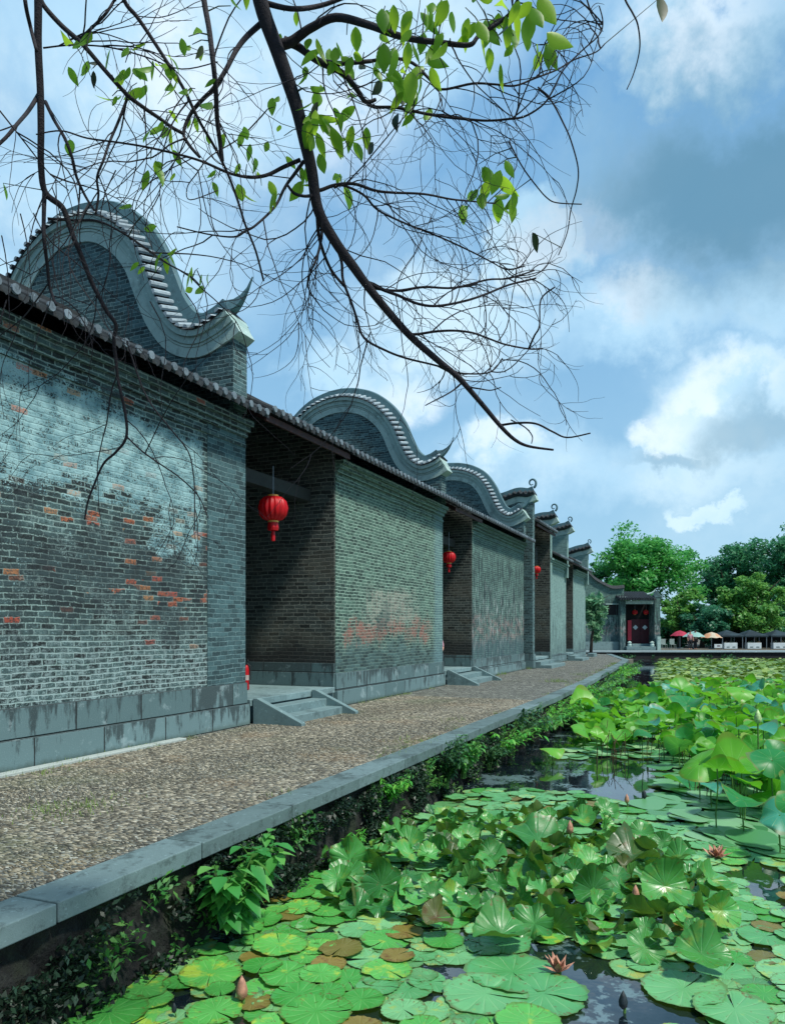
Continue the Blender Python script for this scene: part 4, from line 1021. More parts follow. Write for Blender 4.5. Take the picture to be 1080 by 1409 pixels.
def pad_mesh(name, mat, seed, raised=0, rings=(0, .3, .6, .82, .95, 1.0), n=44):
    r = random.Random(seed); vs = []; uv = []; gap = R(r.uniform(3, 13)); ph = r.uniform(0, 6.28)
    fold = r.uniform(.35, 1.5) if raised else 0; wv = r.uniform(.08, .22) if raised else r.uniform(.004, .012)
    up = r.uniform(.008, .03) if not raised else 0; nrip = r.choice([3, 4, 5])
    for i, rr in enumerate(rings):
        for j in range(n+1):
            a = gap/2+(2*math.pi-gap)*j/n
            q = rr*(1+(.07*max(0, mnoise.noise(Vector((math.cos(a)*2.5, math.sin(a)*2.5, seed*.61)))-.1)*-2 if rr > .9 else 0)+.03*math.sin(3*a+ph)+.02*math.sin(7*a+ph*2)+(.018*(1 if j % 2 else -1) if i >= len(rings)-2 else 0))
            if j in (0, n): q *= (1 if rr < .97 else .97)
            if raised: q *= 1-.10*rr*abs(math.sin(2.5*a+ph))
            x, y = q*math.cos(a), q*math.sin(a)
            z = (.10*mnoise.noise(Vector((x*2.2+seed, y*2.2, seed*.7))) if raised else .045*mnoise.noise(Vector((x*2+seed*.37, y*2, 0))))*min(1, rr*2)+wv*rr*rr*math.sin(nrip*a+ph)+.006*math.sin(x*9+ph)*rr
            if raised: z += fold*(abs(y)**1.6)*.55+ .12*rr**2*math.sin(a+ph)+ (.05*math.sin(a*9+ph) if rr > .9 else 0)*.6
            else: z += up*max(0, (rr-.8)/.2)**2+(.004*(1 if j % 2 else -1) if rr > .97 else 0)
            vs.append((x*.5, y*.5, z*.5)); uv.append((x, y))
    W = n+1; fs = []
    for i in range(len(rings)-1):
        for j in range(n): fs.append((i*W+j, (i+1)*W+j, (i+1)*W+j+1, i*W+j+1))
    me = bpy.data.meshes.new(name); me.from_pydata(vs, [], fs); l = me.uv_layers.new(name='UVMap').data
    k = 0
    for f in fs:
        for i in f: l[k].uv = uv[i]; k += 1
    me.materials.append(mat); me.polygons.foreach_set('use_smooth', [True]*len(fs)); me.validate(); me.update()
    return me
PROTO = {k: [pad_mesh('lily_pad', M[k], 10*i+q, raised=(k == 'padd')) for i in range(10)] for q, k in enumerate(('pad', 'padl', 'pady'))}
PROTO['padd'] = [pad_mesh('raised_lily_leaf', M['padd'], 300+i, raised=1, rings=(0, .2, .4, .6, .8, .93, 1.0)) for i in range(10)]
PROTO['padr'] = [pad_mesh('withered_lily_leaf', M['padw'], 400+i, raised=1, rings=(0, .2, .4, .6, .8, .93, 1.0)) for i in range(3)]
def put(kind, x, y, z, dia, tilt=(0, 0), rz=0, name=None, stretch=1):
    me = random.choice(PROTO[kind]); o = bpy.data.objects.new(name or me.name.split('.')[0], me); C.objects.link(o)
    o.location = (x, y, z); o.scale = (dia*stretch, dia, dia); o.rotation_euler = (tilt[0], tilt[1], rz); return o
OPEN1 = [(640, 1086), (700, 1030), (740, 1012), (905, 1018), (905, 1100), (860, 1108), (800, 1092), (700, 1084)]
OPEN2 = [(612, 1338), (640, 1328), (700, 1322), (760, 1306), (800, 1310), (850, 1335), (905, 1372), (960, 1388), (960, 1420), (730, 1420), (800, 1388), (800, 1372), (740, 1352), (690, 1350)]
OPEN3 = [(1010, 1180), (1090, 1195), (1090, 1262), (1040, 1240), (1005, 1200)]
NEAR = [(80, 1500), (95, 1405), (150, 1345), (250, 1285), (370, 1232), (440, 1190), (520, 1145), (600, 1108), (650, 1086), (760, 1084), (880, 1105), (1000, 1165), (1300, 1200), (1600, 1500)]
RAISED = [(425, 1165), (500, 1140), (600, 1120), (700, 1118), (830, 1112), (930, 1160), (1000, 1215), (1000, 1290), (900, 1300), (800, 1290), (690, 1262), (600, 1245), (520, 1262), (440, 1215)]
rp = random.Random(5)
# hand placed pads that can be told apart
special = [
 (705, 1342, 128, 'pad', 'large scalloped lily pad left of the open withered flower in the front water gap'),
 (748, 1372, 122, 'pad', 'large round lily pad in the front water gap, nearest the dark pointed bud'),
 (668, 1372, 115, 'pad', 'large dull green pad at the left side of the front water gap'),
 (940, 1365, 110, 'pad', 'large pale lily pad just right of the front water gap'),
 (150, 1398, 105, 'padl', 'bright green lily pad nearest the bottom left corner of the pond'),
 (198, 1364, 72, 'padl', 'bright green lily pad second from the bottom left corner of the pond'),
 (290, 1345, 85, 'padl', 'glossy bright pad just left of the brown upright bud'),
 (395, 1345, 80, 'padl', 'glossy pad with a brownish centre, right of the brown upright bud'),
 (436, 1397, 100, 'padl', 'wide bright lily pad cut by the bottom edge of the photo'),
 (1010, 1395, 105, 'pad', 'pale lily pad cut by the bottom edge near the right corner'),
 (385, 1305, 75, 'padl', 'fresh green lily pad left of the yellowing pads near the bank'),
 (470, 1310, 60, 'pady', 'mottled yellow and brown lily pad among the front green pads')]
placed = []
for (x, y, wd, kd, lab) in special:
    P = pz(x, y, WZ); dia = wd/FPX*P[1]*1.02
    o = put(kd, P[0], P[1], WZ+.022+.001*len(placed), dia, (rp.gauss(0, .02), rp.gauss(0, .02)), rp.uniform(0, 6.28)); tag(o, lab, 'lily pad', 'lily pads floating on the pond')
    placed.append((P[0], P[1], dia))
zones = {'a': 'flat lily pad floating in the bright green patch at the foot of the bank', 'b': 'flat pale green lily pad floating in front of the raised leaves',
         'c': 'flat lily pad floating under and between the raised dark leaves', 'd': 'flat lily pad floating beyond the raised leaves, near the dark open water',
         'e': 'flat pale lily pad floating at the right side of the pond', 'y': 'yellowed or brown lily pad floating among the green ones'}
cnt = 0; tries = 0; cap = 290-len(special)
while cnt < cap and tries < 60000:
    tries += 1
    Y = rp.uniform(4.45, 11.2)**1.0; X = rp.uniform(-2.0, Y*.54)
    if rp.random() > (7.0/Y)**.5: continue
    x, y = topx((X, Y, WZ))
    if not inpoly(x, y, NEAR) or inpoly(x, y, OPEN1) or inpoly(x, y, OPEN2) or inpoly(x, y, OPEN3): continue
    ra = inpoly(x, y, RAISED)
    dia = rp.uniform(.22, .42)*(1.0 if x > 420 else .85)
    sep = .60 if not ra else .85
    if any((X-a)**2+(Y-b)**2 < ((dia+c)*.5*sep)**2 for a, b, c in placed): continue
    if any(inpoly(*topx((X+dx_, Y+dy_, WZ)), OPEN2) for dx_ in (-.12, .12) for dy_ in (-.12, .12)): continue
    left = x < 470+(y-1240)*.3
    kd = 'pady' if rp.random() < .07 else ('padl' if (left or rp.random() < .25) else 'pad')
    o = put(kd, X, Y, WZ+.006+rp.random()*.026, dia, (rp.gauss(0, .035), rp.gauss(0, .035)), rp.uniform(0, 6.28))
    zn = 'y' if kd == 'pady' else 'a' if left else 'c' if ra else 'e' if x > 960 else 'd' if y < 1140 else 'b'
    tag(o, zones[zn], 'lily pad', zones[zn].replace('flat lily pad', 'lily pads').replace('flat pale green lily pad', 'pale pads').replace('flat pale lily pad', 'pale lily pads'))
    placed.append((X, Y, dia)); cnt += 1
print('pads', cnt, tries)
# raised, curled leaves of the same lilies
spec_r = [
 (525, 1225, 75, .9, 'padd', 'upturned teal green leaf standing at the left end of the raised leaves'),
 (740, 1158, 115, .25, 'padd', 'wide glossy leaf with upturned edges in the back of the raised leaves'),
 (915, 1233, 90, 1.1, 'padd', 'dark folded leaf standing nearly upright at the right of the raised leaves'),
 (992, 1262, 62, 1.2, 'padd', 'small dark cupped leaf, rightmost of the raised leaves'),
 (965, 1318, 95, .5, 'padd', 'ribbed glossy leaf tilted to the camera, right and in front of the raised leaves'),
 (690, 1285, 100, .25, 'padd', 'broad toothed green leaf in front of the raised leaves'),
 (815, 1232, 70, .9, 'padd', 'bright ribbed leaf standing in the middle of the raised leaves'),
 (870, 1180, 95, .3, 'padr', 'large brownish green leaf lying curled across the back right of the raised leaves'),
 (480, 1190, 70, .9, 'padd', 'dark folded leaf at the back left of the raised leaves'),
 (600, 1265, 60, .6, 'padr', 'withered brown and yellow leaf at the front left of the raised leaves')]
pr = [];
for (x, y, wd, tl, kd, lab) in spec_r:
    wd *= .85
    Y = (EYE-WZ-.12)*FPX/(y-HY); dia = wd/FPX*Y; X = (x-CX)/FPX*Y
    o = put(kd, X, Y, WZ+.10+dia*.2*tl, dia, (tl, rp.uniform(-.3, .3)), rp.uniform(-.5, .5), name='raised_lily_leaf'); tag(o, lab, 'lily leaf', 'raised lily leaves in the middle of the pond'); pr.append((X, Y))
k = 0; tries = 0
while k < 225 and tries < 20000:
    tries += 1
    Y = rp.uniform(5.4, 10.5); X = rp.uniform(-1.2, 4.5); x, y = topx((X, Y, WZ+.12))
    if not inpoly(x, y, RAISED): continue
    if any((X-a)**2+(Y-b)**2 < .115**2 for a, b in pr): continue
    dia = rp.uniform(.19, .36); tl = rp.choice([.1, .2, .35, .55, .9])+rp.gauss(0, .15); brown = rp.random() < .07
    o = put('padr' if brown else 'padd', X, Y, WZ+.03+rp.uniform(.02, .12), dia, (tl*rp.choice([1, 1, -1]), rp.gauss(0, .35)), rp.uniform(0, 6.28), name='raised_lily_leaf')
    if brown: tag(o, 'browned curled lily leaf among the raised dark green leaves', 'lily leaf', 'browned leaves among the raised lily leaves')
    elif x < 620: tag(o, 'dark green curled leaf in the left half of the raised cluster', 'lily leaf', 'raised leaves of the left half of the cluster')
    else: tag(o, 'dark green curled leaf in the right half of the raised cluster', 'lily leaf', 'raised leaves of the right half of the cluster')
    pr.append((X, Y)); k += 1
# a few small flat plates beyond and the far carpet of pads
def carpet(name, label, region, n, dia, cols, tilt=.1, zr=.05, seed=1, Ymin=10, Ymax=62):
    r = np.random.default_rng(seed); X = []; 
    while len(X) < n:
        Yq = 1/r.uniform(1/Ymax, 1/Ymin) if r.random() < .6 else r.uniform(Ymin, Ymax); Xq = r.uniform(-.5*Yq if Ymax <= 12 else -.05*Yq, Yq*.75)
        x, y = topx((Xq, Yq, WZ))
        if region(x, y, Xq, Yq): X.append((Xq, Yq))
    X = np.array(X); K = 9 if Ymax > 20 else 26; ang = np.arange(K)/K*2*np.pi
    ds = dia*r.uniform(.5, 1.3, n)/2; tx = r.normal(0, tilt, n); ty = r.normal(0, tilt, n); rot = r.uniform(0, 6.28, n)
    A2 = ang[None]+rot[:, None]; rad = ds[:, None]*(1+.1*np.sin(A2*3))
    x = rad*np.cos(A2); y = rad*np.sin(A2); z = x*tx[:, None]+y*ty[:, None]
    zz = WZ+.01+np.abs(r.normal(0, zr, n))+ds*np.hypot(tx, ty)
    V_ = np.stack([X[:, 0, None]+x, X[:, 1, None]+y, zz[:, None]+z], 2).reshape(-1, 3)
    o = npmesh(name, V_, np.arange(n*K).reshape(n, K), material(name, lambda nt: {'Base Color': nt.ramp((nt.island()*.8+nt.noise(nt.pos(), .25, 4)*.5-.15).cl(), [(i/(len(cols)-1), c) for i, c in enumerate(cols)]), 'Roughness': .35, 'SSS_T': (.12, T('#8fc23c'))}))
    tag(o, label, 'water plants', kind='stuff'); return o
DARKW = [(855, 905), (905, 905), (898, 925), (905, 952), (880, 965), (855, 960)]
def reg_far(x, y, X, Y): 
    if y > 962 or inpoly(x, y, DARKW): return False
    lim = 905+(y-905)*-.2
    return x > lim+30*mnoise.noise(Vector((Y*.2, 0, 0))) and (y > 913 or random.random() < .4)
carpet('far_pads', 'carpet of small pads covering the far side of the pond', reg_far, 15000, .34, [T('#31562a'), T('#5a7f34'), T('#86a04a'), T('#a9bd78')], .16, .05, 2, 20, 62)
def reg_mid(x, y, X, Y):
    if inpoly(x, y, [(700, 1045), (905, 1045), (905, 1080), (700, 1080)]) and mnoise.noise(Vector((X*.9, Y*.9, 3))) < .35: return False
    s_ = SA*X+CA*Y; yl = -(CA*X-SA*Y)
    if yl > kerb_y(s_)-.55: return False
    return y > 950 and y < 1045 and x > 735 and mnoise.noise(Vector((X*.45, Y*.45, 8))) > -.22+ (0 if x > 800 else .2)
carpet('mid_pads', 'thin layer of small floating pads around the lotus stalks', reg_mid, 1500, .34, [T('#2f6a3a'), T('#5a9a60'), T('#8ab88a'), T('#9cba62')], .05, .01, 4, 13, 34)
def reg_right(x, y, X, Y): return inpoly(x, y, [(880, 1108), (905, 1045), (1200, 1040), (1200, 1190), (1000, 1168)]) and not inpoly(x, y, OPEN1)
carpet('right_pads', 'floating pads under the tall lotus leaves on the right', reg_right, 420, .42, [T('#2f7040'), T('#57965f'), T('#86b48a')], .05, .01, 6, 7, 15)
def reg_near(x, y, X, Y):
    return inpoly(x, y, NEAR) and not inpoly(x, y, OPEN1) and not inpoly(x, y-6, OPEN2) and not inpoly(x, y+8, OPEN2) and not inpoly(x, y, OPEN3) and not inpoly(x-14, y, OPEN2) and not inpoly(x+14, y, OPEN2)
def under_pads():
    r = random.Random(91); V_ = []; F_ = []; U_ = []; nb = 0; srcs = []; cen = []
    for me in PROTO['pad']:
        co_ = np.empty(len(me.vertices)*3); me.vertices.foreach_get('co', co_); uvs = np.empty(len(me.loops)*2); me.uv_layers[0].data.foreach_get('uv', uvs)
        srcs.append((co_.reshape(-1, 3), np.array([list(p.vertices) for p in me.polygons]), uvs.reshape(-1, 2)))
    n = 0; t_ = 0
    while n < 420 and t_ < 40000:
        t_ += 1; Y = r.uniform(4.4, 11.5); X = r.uniform(-2.2, .75*Y); x, y = topx((X, Y, WZ)); d_ = r.uniform(.18, .34)
        if not reg_near(x, y, X, Y) or any((X-a)**2+(Y-b)**2 < ((d_+c)*.5*.72)**2 for a, b, c in cen): continue
        if any((X-a)**2+(Y-b)**2 < (c*.22)**2 for a, b, c in placed): continue
        co_, fa, uvs = r.choice(srcs); Mx = np.array(Matrix.Rotation(r.gauss(0, .025), 3, 'X') @ Matrix.Rotation(r.gauss(0, .025), 3, 'Y') @ Matrix.Rotation(r.uniform(0, 6.28), 3, 'Z'))
        V_.append(co_ @ Mx.T*d_+np.array([X, Y, WZ+.003+r.random()*.008])); F_.append(fa+nb); U_.append(uvs); nb += len(co_); cen.append((X, Y, d_)); n += 1
    o = npmesh('under_pads', np.concatenate(V_), np.concatenate(F_), material('small_lily_pad', f_pad(T('#3f8048'), T('#7cba78'), T('#a9a84a'), T('#a9cf9a'), .5, True)), smooth=True, uv=np.concatenate(U_))
    tag(o, 'small pads filling the gaps between the larger lily pads', 'water plants', kind='stuff')
under_pads()
# ---- lotus: round leaves held above the water on stalks
def f_lotus(cA, cB):
    def f(nt):
        uv = nt.uv(); u, v, _ = nt.sep(uv); r = (u*u+v*v).m('SQRT'); a = v.m('ARCTAN2', u); orn = nt.orand(); n = nt.noise(nt.pos(), 4, 4)
        ve = nt.sm((a*5.0).m('SINE').ab(), .12, .0)*nt.sm(r, 1.05, .6)
        c = nt.mix((orn*.7+n*.6-.15).cl(), cA, cB)
        c = nt.mix(ve*.5, c, T('#b0e090')); c = nt.mix(nt.sm(r+(n-.5)*.3, .9, 1.02)*.5, c, T('#8a7a3a')); c = nt.mix(nt.sm(nt.noise(nt.comb(u+orn*30, v, orn*5), 2.2, 5), .62, .72)*.5, c, T('#b0a050'))
        return {'Base Color': c, 'Roughness': .42, 'Normal': nt.bump(ve*-.5+n*.4, .5, .01), 'SSS_T': (.38, nt.mix(.5, c, T('#86d820')))}
    return f
LM = [material('lotus_fresh', f_lotus(T('#3a962c'), T('#7cc83a'))), material('lotus_green', f_lotus(T('#1f7a3c'), T('#3fa05a'))), material('lotus_blue_green', f_lotus(T('#2a8a78'), T('#5ab09a')))]
def lotus_mesh(seed, mat):
    r = random.Random(seed); n = 36; rings = (0, .15, .35, .6, .8, .93, 1); vs = []; uv = []; ph = r.uniform(0, 6.28)
    cup = r.uniform(-.35, .4); w2 = r.uniform(.12, .32); w3 = r.uniform(.06, .18); fo = r.uniform(0, .9)*r.choice([1, -.6])
    for rr in rings:
        for j in range(n):
            a = 2*math.pi*j/n; q = rr*(1+.10*math.sin(2*a+ph)+.05*math.sin(5*a+ph)+.02*math.sin(11*a)); x, y = q*math.cos(a), q*math.sin(a)
            z = cup*rr*rr+rr**2*(w2*math.sin(2*a+ph)+w3*math.sin(3*a+ph*1.7)+.03*math.sin(7*a+ph))+fo*abs(y)**1.5*.5-.07*math.exp(-rr*12)
            vs.append((x*.5, y*.5, z*.5)); uv.append((x, y))
    fs = [(i*n+j, i*n+(j+1) % n, (i+1)*n+(j+1) % n, (i+1)*n+j)[::1] for i in range(len(rings)-1) for j in range(n)]
    fs = [tuple(f) for f in fs]
    me = bpy.data.meshes.new('blade'); me.from_pydata(vs, [], fs); l = me.uv_layers.new(name='UVMap').data; k = 0
    for f in fs:
        for i in f: l[k].uv = uv[i]; k += 1
    me.materials.append(mat); me.polygons.foreach_set('use_smooth', [True]*len(fs)); me.update(); return me
LB = [[lotus_mesh(i+10*q, LM[q]) for i in range(7)] for q in range(3)]
M['stalk'] = plain('lotus_stalk', T('#4f7a34'), .6, .3, 20)
sm_ = MB(); sm_.tube([(0, 0, -1), (.012, .01, -.6), (-.008, 0, -.25), (0, 0, 0)], .009, 6); _st = sm_.build('stalk', M['stalk']); STALK = _st.data; bpy.data.objects.remove(_st)
def lotus(P, dia, h, q, tilt, rz, label, group):
    t = thing('lotus_leaf', (P[0], P[1], WZ), label, 'lotus leaf', group)
    b = bpy.data.objects.new('blade', random.choice(LB[q])); C.objects.link(b); b.parent = t; b.location = (0, 0, h); b.scale = (dia,)*3; b.rotation_euler = (tilt[0], tilt[1], rz)
    s_ = bpy.data.objects.new('stalk', STALK); C.objects.link(s_); s_.parent = t; s_.location = (0, 0, h-.01); s_.scale = (1, 1, h+.15); s_.rotation_euler = (0, 0, rz)
hero = [ # photo column, row of the blade, width in photo px, height over the water, kind, tilt about x, tilt about y, label
 (1010, 1052, 95, .62, 0, 1.15, .2, 'large pale green lotus leaf seen from below, its stalk joint showing, by the right edge'),
 (962, 1050, 85, .60, 0, .55, -.9, 'lotus leaf rolled into a pale green spear pointing left'),
 (1062, 1045, 90, .85, 1, .9, -.3, 'big emerald lotus leaf cut by the right edge, behind the teal one'),
 (1022, 1100, 95, .50, 1, .25, .35, 'broad flat lotus leaf with a pale rolled rim, low on the right'),
 (1072, 1120, 85, .50, 2, .8, -.5, 'teal lotus leaf with a dark hollow centre at the lower right edge'),
 (978, 1083, 45, .34, 2, .5, .1, 'small teal lotus leaf left of the rolled rim leaf'),
 (935, 1075, 75, .16, 1, .2, .1, 'low wide lotus leaf lying just above the pads, left of the small teal leaf'),
 (1055, 962, 48, .9, 2, .5, .3, 'teal cupped lotus leaf standing highest at the back right'),
 (1020, 950, 60, .95, 0, .9, .2, 'tallest bright yellow-green lotus leaf at the back'),
 (1050, 1003, 55, .9, 2, .25, -.2, 'pale teal lotus leaf beside the green bud'),
 (905, 982, 50, .75, 2, .15, .1, 'pale teal flat lotus leaf in the middle of the lotus bed'),
 (945, 968, 65, .85, 1, .5, -.4, 'dark drooping lotus leaf left of centre at the back'),
 (938, 948, 55, .85, 0, .8, .3, 'bright yellow-green lotus leaf raised at the back left'),
 (803, 968, 60, .55, 0, .5, .4, 'bright lotus leaf nearest the bank at the back'),
 (760, 1030, 48, .32, 0, .35, .1, 'lone bright lotus leaf standing in open water near the bank'),
 (855, 1013, 40, .40, 0, .8, .2, 'small bright lotus leaf at the edge of the open water'),
 (925, 1018, 55, .45, 0, .5, -.3, 'bright lotus leaf with drooping sides above the brown stems')]
hp = []
for (x, y, wd, h, q, tx, ty, lab) in hero:
    h *= .88
    Y = (EYE-WZ-h)*FPX/(y-HY); P = ((x-CX)/FPX*Y, Y); tx *= .62; ty *= .7; lotus(P, .68*wd/FPX*Y, h, q, (tx, ty), rp.uniform(-.4, .4), lab, 'lotus leaves on stalks'); hp.append((x, y))
lotn = 330
LOT = [(780, 968), (830, 952), (880, 948), (930, 936), (1085, 934), (1090, 1110), (1020, 1080), (960, 1040), (900, 1010), (830, 1022), (795, 1000)]
k = 0; tries = 0
while k < 280 and tries < 20000:
    tries += 1
    x, y = rp.uniform(770, 1120), rp.uniform(934, 1110)
    if not inpoly(x, y, LOT) and not (x > 1080 and y > 940): continue
    if y > 1020 and rp.random() < .5: continue
    if any((x-a)**2/2+(y-b)**2*2 < (3+(y-930)*.09)**2 for a, b in hp): continue
    h = rp.uniform(.15, .45)+max(0, min(1, (x-820)/150))*rp.uniform(.0, .35)
    Y = (EYE-WZ-h)*FPX/(y-HY); X = (x-CX)/FPX*Y; dia = rp.uniform(.28, .50)*(1 if Y < 20 else 1.1)
    q = rp.choices([0, 1, 2], [.62, .27, .11])[0]
    grp = ('bright yellow-green lotus leaf in the crowded lotus bed', 'deep green lotus leaf in the crowded lotus bed', 'teal lotus leaf in the crowded lotus bed')[q]
    lotus((X, Y), dia, h, q, (rp.gauss(.2, .35), rp.gauss(0, .35)), rp.uniform(0, 6.28), grp, grp.replace('leaf', 'leaves')); hp.append((x, y)); k += 1
def lotus_mass():
    r = random.Random(77); V_ = []; F_ = []; nb = 0; srcs = []
    for me in LB[0]+LB[1][:3]:
        co_ = np.empty(len(me.vertices)*3); me.vertices.foreach_get('co', co_); fa = np.array([list(p.vertices) for p in me.polygons]); srcs.append((co_.reshape(-1, 3), fa))
    n = 0
    while n < 620:
        x, y = r.uniform(775, 1130), r.uniform(945, 1075)
        if not inpoly(x, y, LOT): continue
        if mnoise.noise(Vector((x*.02, y*.03, 3))) < -.3: continue
        h = r.uniform(.08, .40); Y = (EYE-WZ-h)*FPX/(y-HY); X = (x-CX)/FPX*Y
        if Y < 8.2: continue
        co_, fa = r.choice(srcs); Mx = np.array(Matrix.Rotation(r.uniform(0, 6.28), 3, 'Z') @ Matrix.Rotation(r.gauss(0, .35), 3, 'X') @ Matrix.Rotation(r.gauss(0, .35), 3, 'Y'))
        d_ = r.uniform(.22, .45); V_.append(co_ @ Mx.T*d_+np.array([X, Y, WZ+h])); F_.append(fa+nb); nb += len(co_); n += 1
    o = npmesh('lotus_undergrowth', np.concatenate(V_), np.concatenate(F_), leafmat('lotus_underleaf', [T('#2c7a2c'), T('#55a236'), T('#86c440')], .35), smooth=True)
    tag(o, 'crowded low lotus leaves filling the bed between the taller ones', 'water plants', kind='stuff')
lotus_mass()
# bare brown stems and a bud
def bud(label, x, y, z, s, col, openf=False, name='lily_bud', stalk=True):
    P = pz(x, y, z); t = thing(name, (P[0], P[1], WZ), label, 'flower' if openf else 'bud', None); c = (P[0], P[1], z)
    mt = M.get(col) or plain(col, {'pinkbrown': T('#b08068'), 'darkbud': T('#1c2a30'), 'palegreen': T('#a8c888')}[col], .6, .3, 30); M[col] = mt
    if not openf:
        m = MB(); m.lathe([(.1*s, -.5*s), (.28*s, -.3*s), (.32*s, 0), (.2*s, .4*s), (.02*s, .75*s)], c, 10); m.build('petals', mt, t, smooth=True)
    else:
        for ring, (nn, tilt, L) in enumerate(((7, .9, 1.0), (5, .4, .9))):
            for i in range(nn):
                a = i*6.283/nn+ring*.4; L_ = L*s*random.uniform(.8, 1.15); tl = tilt+random.uniform(-.2, .2); d_ = Vector((math.cos(a)*math.sin(tl), math.sin(a)*math.sin(tl), math.cos(tl))); e = Vector((-math.sin(a), math.cos(a), 0))
                o_ = Vector(c)-Vector((0, 0, .3*s)); nn_ = d_.cross(e)*.10*s
                m = MB(); m.add([o_, o_+d_*L_*.5+e*.17*s, o_+d_*L_, o_+d_*L_*.5-e*.17*s, o_+d_*L_*.45+nn_], [(0, 1, 4), (1, 2, 4), (2, 3, 4), (3, 0, 4)]); m.build('petal', mt, t)
    if stalk: m = MB(); m.tube([(P[0], P[1], WZ-.2), (P[0]+.01, P[1], (WZ+z)/2), (P[0], P[1], z-.35*s)], .10*s if s < .13 else .012, 6); m.build('stalk', M['stalk'], t)
bud('open withered pinkish brown water lily on the front water gap', 768, 1330, WZ+.06, .15, 'pinkbrown', True)
bud('dark pointed bud standing in the blue front water gap', 857, 1378, WZ+.07, .09, 'darkbud')
bud('brown pointed bud among the bright pads near the bottom left', 333, 1362, WZ+.10, .12, 'pinkbrown')
bud('thin dark bud left of the brown pointed bud', 240, 1388, WZ+.06, .05, 'darkbud')
bud('pinkish brown bud rising at the back of the raised leaves', 784, 1140, WZ+.2, .12, 'pinkbrown')
bud('pale brown bud among the front right raised leaves', 874, 1230, WZ+.2, .10, 'pinkbrown')
bud('dark bud in the open water beyond the raised leaves', 886, 1094, WZ+.12, .10, 'darkbud')
bud('greenish closed bud beside the dark bud in the open water', 862, 1100, WZ+.12, .10, 'pinkbrown')
bud('open brown withered flower at the right, by the reflected stalks', 985, 1175, WZ+.06, .2, 'pinkbrown', True)
bud('pale green lotus bud on a tall stalk above the right lotus leaves', 1042, 988, WZ+1.05, .17, 'palegreen', name='lotus_bud')
m = MB()
for i in range(150):
    x, y = rp.uniform(820, 1085), rp.uniform(1000, 1080)
    if x < 950: y = rp.uniform(985, 1035)
    P = pz(x, y+20, WZ); h = rp.uniform(.12, .55); a = rp.gauss(0, .2); b = rp.gauss(0, .15)
    m.tube([(P[0], P[1], WZ-.05), (P[0]+a*h*.4, P[1], WZ+h*.6), (P[0]+a*h*1.4, P[1]+b*h, WZ+h)], .006, 4)
tag(m.build('dead_stems', plain('dead_stem', T('#4a3a26'), .8, .4, 12)), 'thin brown bare lotus stems standing between the leaves', 'stems', kind='stuff')

# ------------------------------------------------------------------ plants on the bank
def plant(name, label, s0, z0, h, spread, nst, nlf, leafL, mat, cat='plant', droop=.3, seed=1, y=None, group=None, elong=2.0, up=1.0, out=.3):
    r = random.Random(seed); y0 = (kerb_y(s0)-.36) if y is None else y; base = st(s0, y0, z0)
    t = thing(name, base, label, cat, group); ms = MB(); pts = []; dirs = []
    for i in range(nst):
        a = r.uniform(-1.6, 1.6); d_ = Vector((math.cos(a)*CA+math.sin(a)*SA, -math.cos(a)*SA+math.sin(a)*CA, 0)); L = h*r.uniform(.6, 1.1)
        P = [base+d_*(spread*.1)]
        for q in range(1, 6): f = q/5; P.append(base+d_*(spread*f*(.3+out*f))+Vector((0, 0, L*up*(f-.35*droop*f*f*2)))+Vector((r.gauss(0, .015), r.gauss(0, .015), 0)))
        ms.tube(P, [.008*(1-.12*k) for k in range(6)], 5)
        for q in range(nlf):
            f = r.uniform(.25, 1.02); k = min(4, int(f*5)); c = P[k].lerp(P[k+1], min(1, f*5-k)); pts.append(c); 
    ms.build('stem', M['stalk'], t)
    vs = []; fs = []
    for c in pts:
        a = r.uniform(0, 6.283); d_ = Vector((math.cos(a), math.sin(a), r.uniform(-.7, .35)-droop*.3)).normalized(); sd_ = d_.cross(Vector((0, 0, 1))).normalized(); L = leafL*r.uniform(.55, 1.25); W = L/elong*.55
        n_ = sd_.cross(d_); o_ = c+d_*L*.12; b = len(vs)
        prof = [(0, .05), (.2, .75), (.42, 1), (.7, .68), (1, .02)]
        for f, wd in prof:
            mid = o_+d_*L*f-Vector((0, 0, L*.25*f*f)); vs += [mid+sd_*W*wd+n_*W*.25*wd, mid, mid-sd_*W*wd+n_*W*.25*wd]
        for q in range(4): fs += [(b+q*3, b+q*3+1, b+q*3+4, b+q*3+3), (b+q*3+1, b+q*3+2, b+q*3+5, b+q*3+4)]
    mb = MB(); mb.v = [tuple(v) for v in vs]; mb.f = fs; mb.mi = [0]*len(fs); mb.build('leaves', mat, t, smooth=True)
    return t
BL = leafmat('broad_bank_leaf', [T('#236a34'), T('#429245'), T('#84b85c')], .3); BG = leafmat('fresh_bank_leaf', [T('#2a7a2c'), T('#4aa53a'), T('#8ac850')], .3); BD = leafmat('dark_bank_leaf', [T('#14301c'), T('#24502c'), T('#4a7a4a')], .15)
plant('bank_weed', 'leafy broad-leaved weed drooping from the bank over the nearest pads', 4.75, -.62, .66, .34, 13, 13, .15, BL, seed=3, y=3.36, elong=1.7)
plant('bank_weed', 'upper broad-leaved weed touching the kerb, right of the lower one', 5.15, -.40, .50, .34, 9, 12, .13, BL, seed=4, y=3.38, elong=1.7)
plant('fern', 'bright feathery fern clump hanging below the kerb', 8.15, -.38, .42, .40, 22, 16, .075, BG, seed=5, elong=3.4)
plant('fern', 'small bright fern low on the bank beside the pads', 7.15, -.70, .28, .25, 14, 12, .06, BG, seed=6, elong=3.4)
plant('bank_shrub', 'dark green shrub with small leaves rising above the kerb halfway along', 10.1, -.6, .85, .55, 22, 22, .075, BD, seed=7)
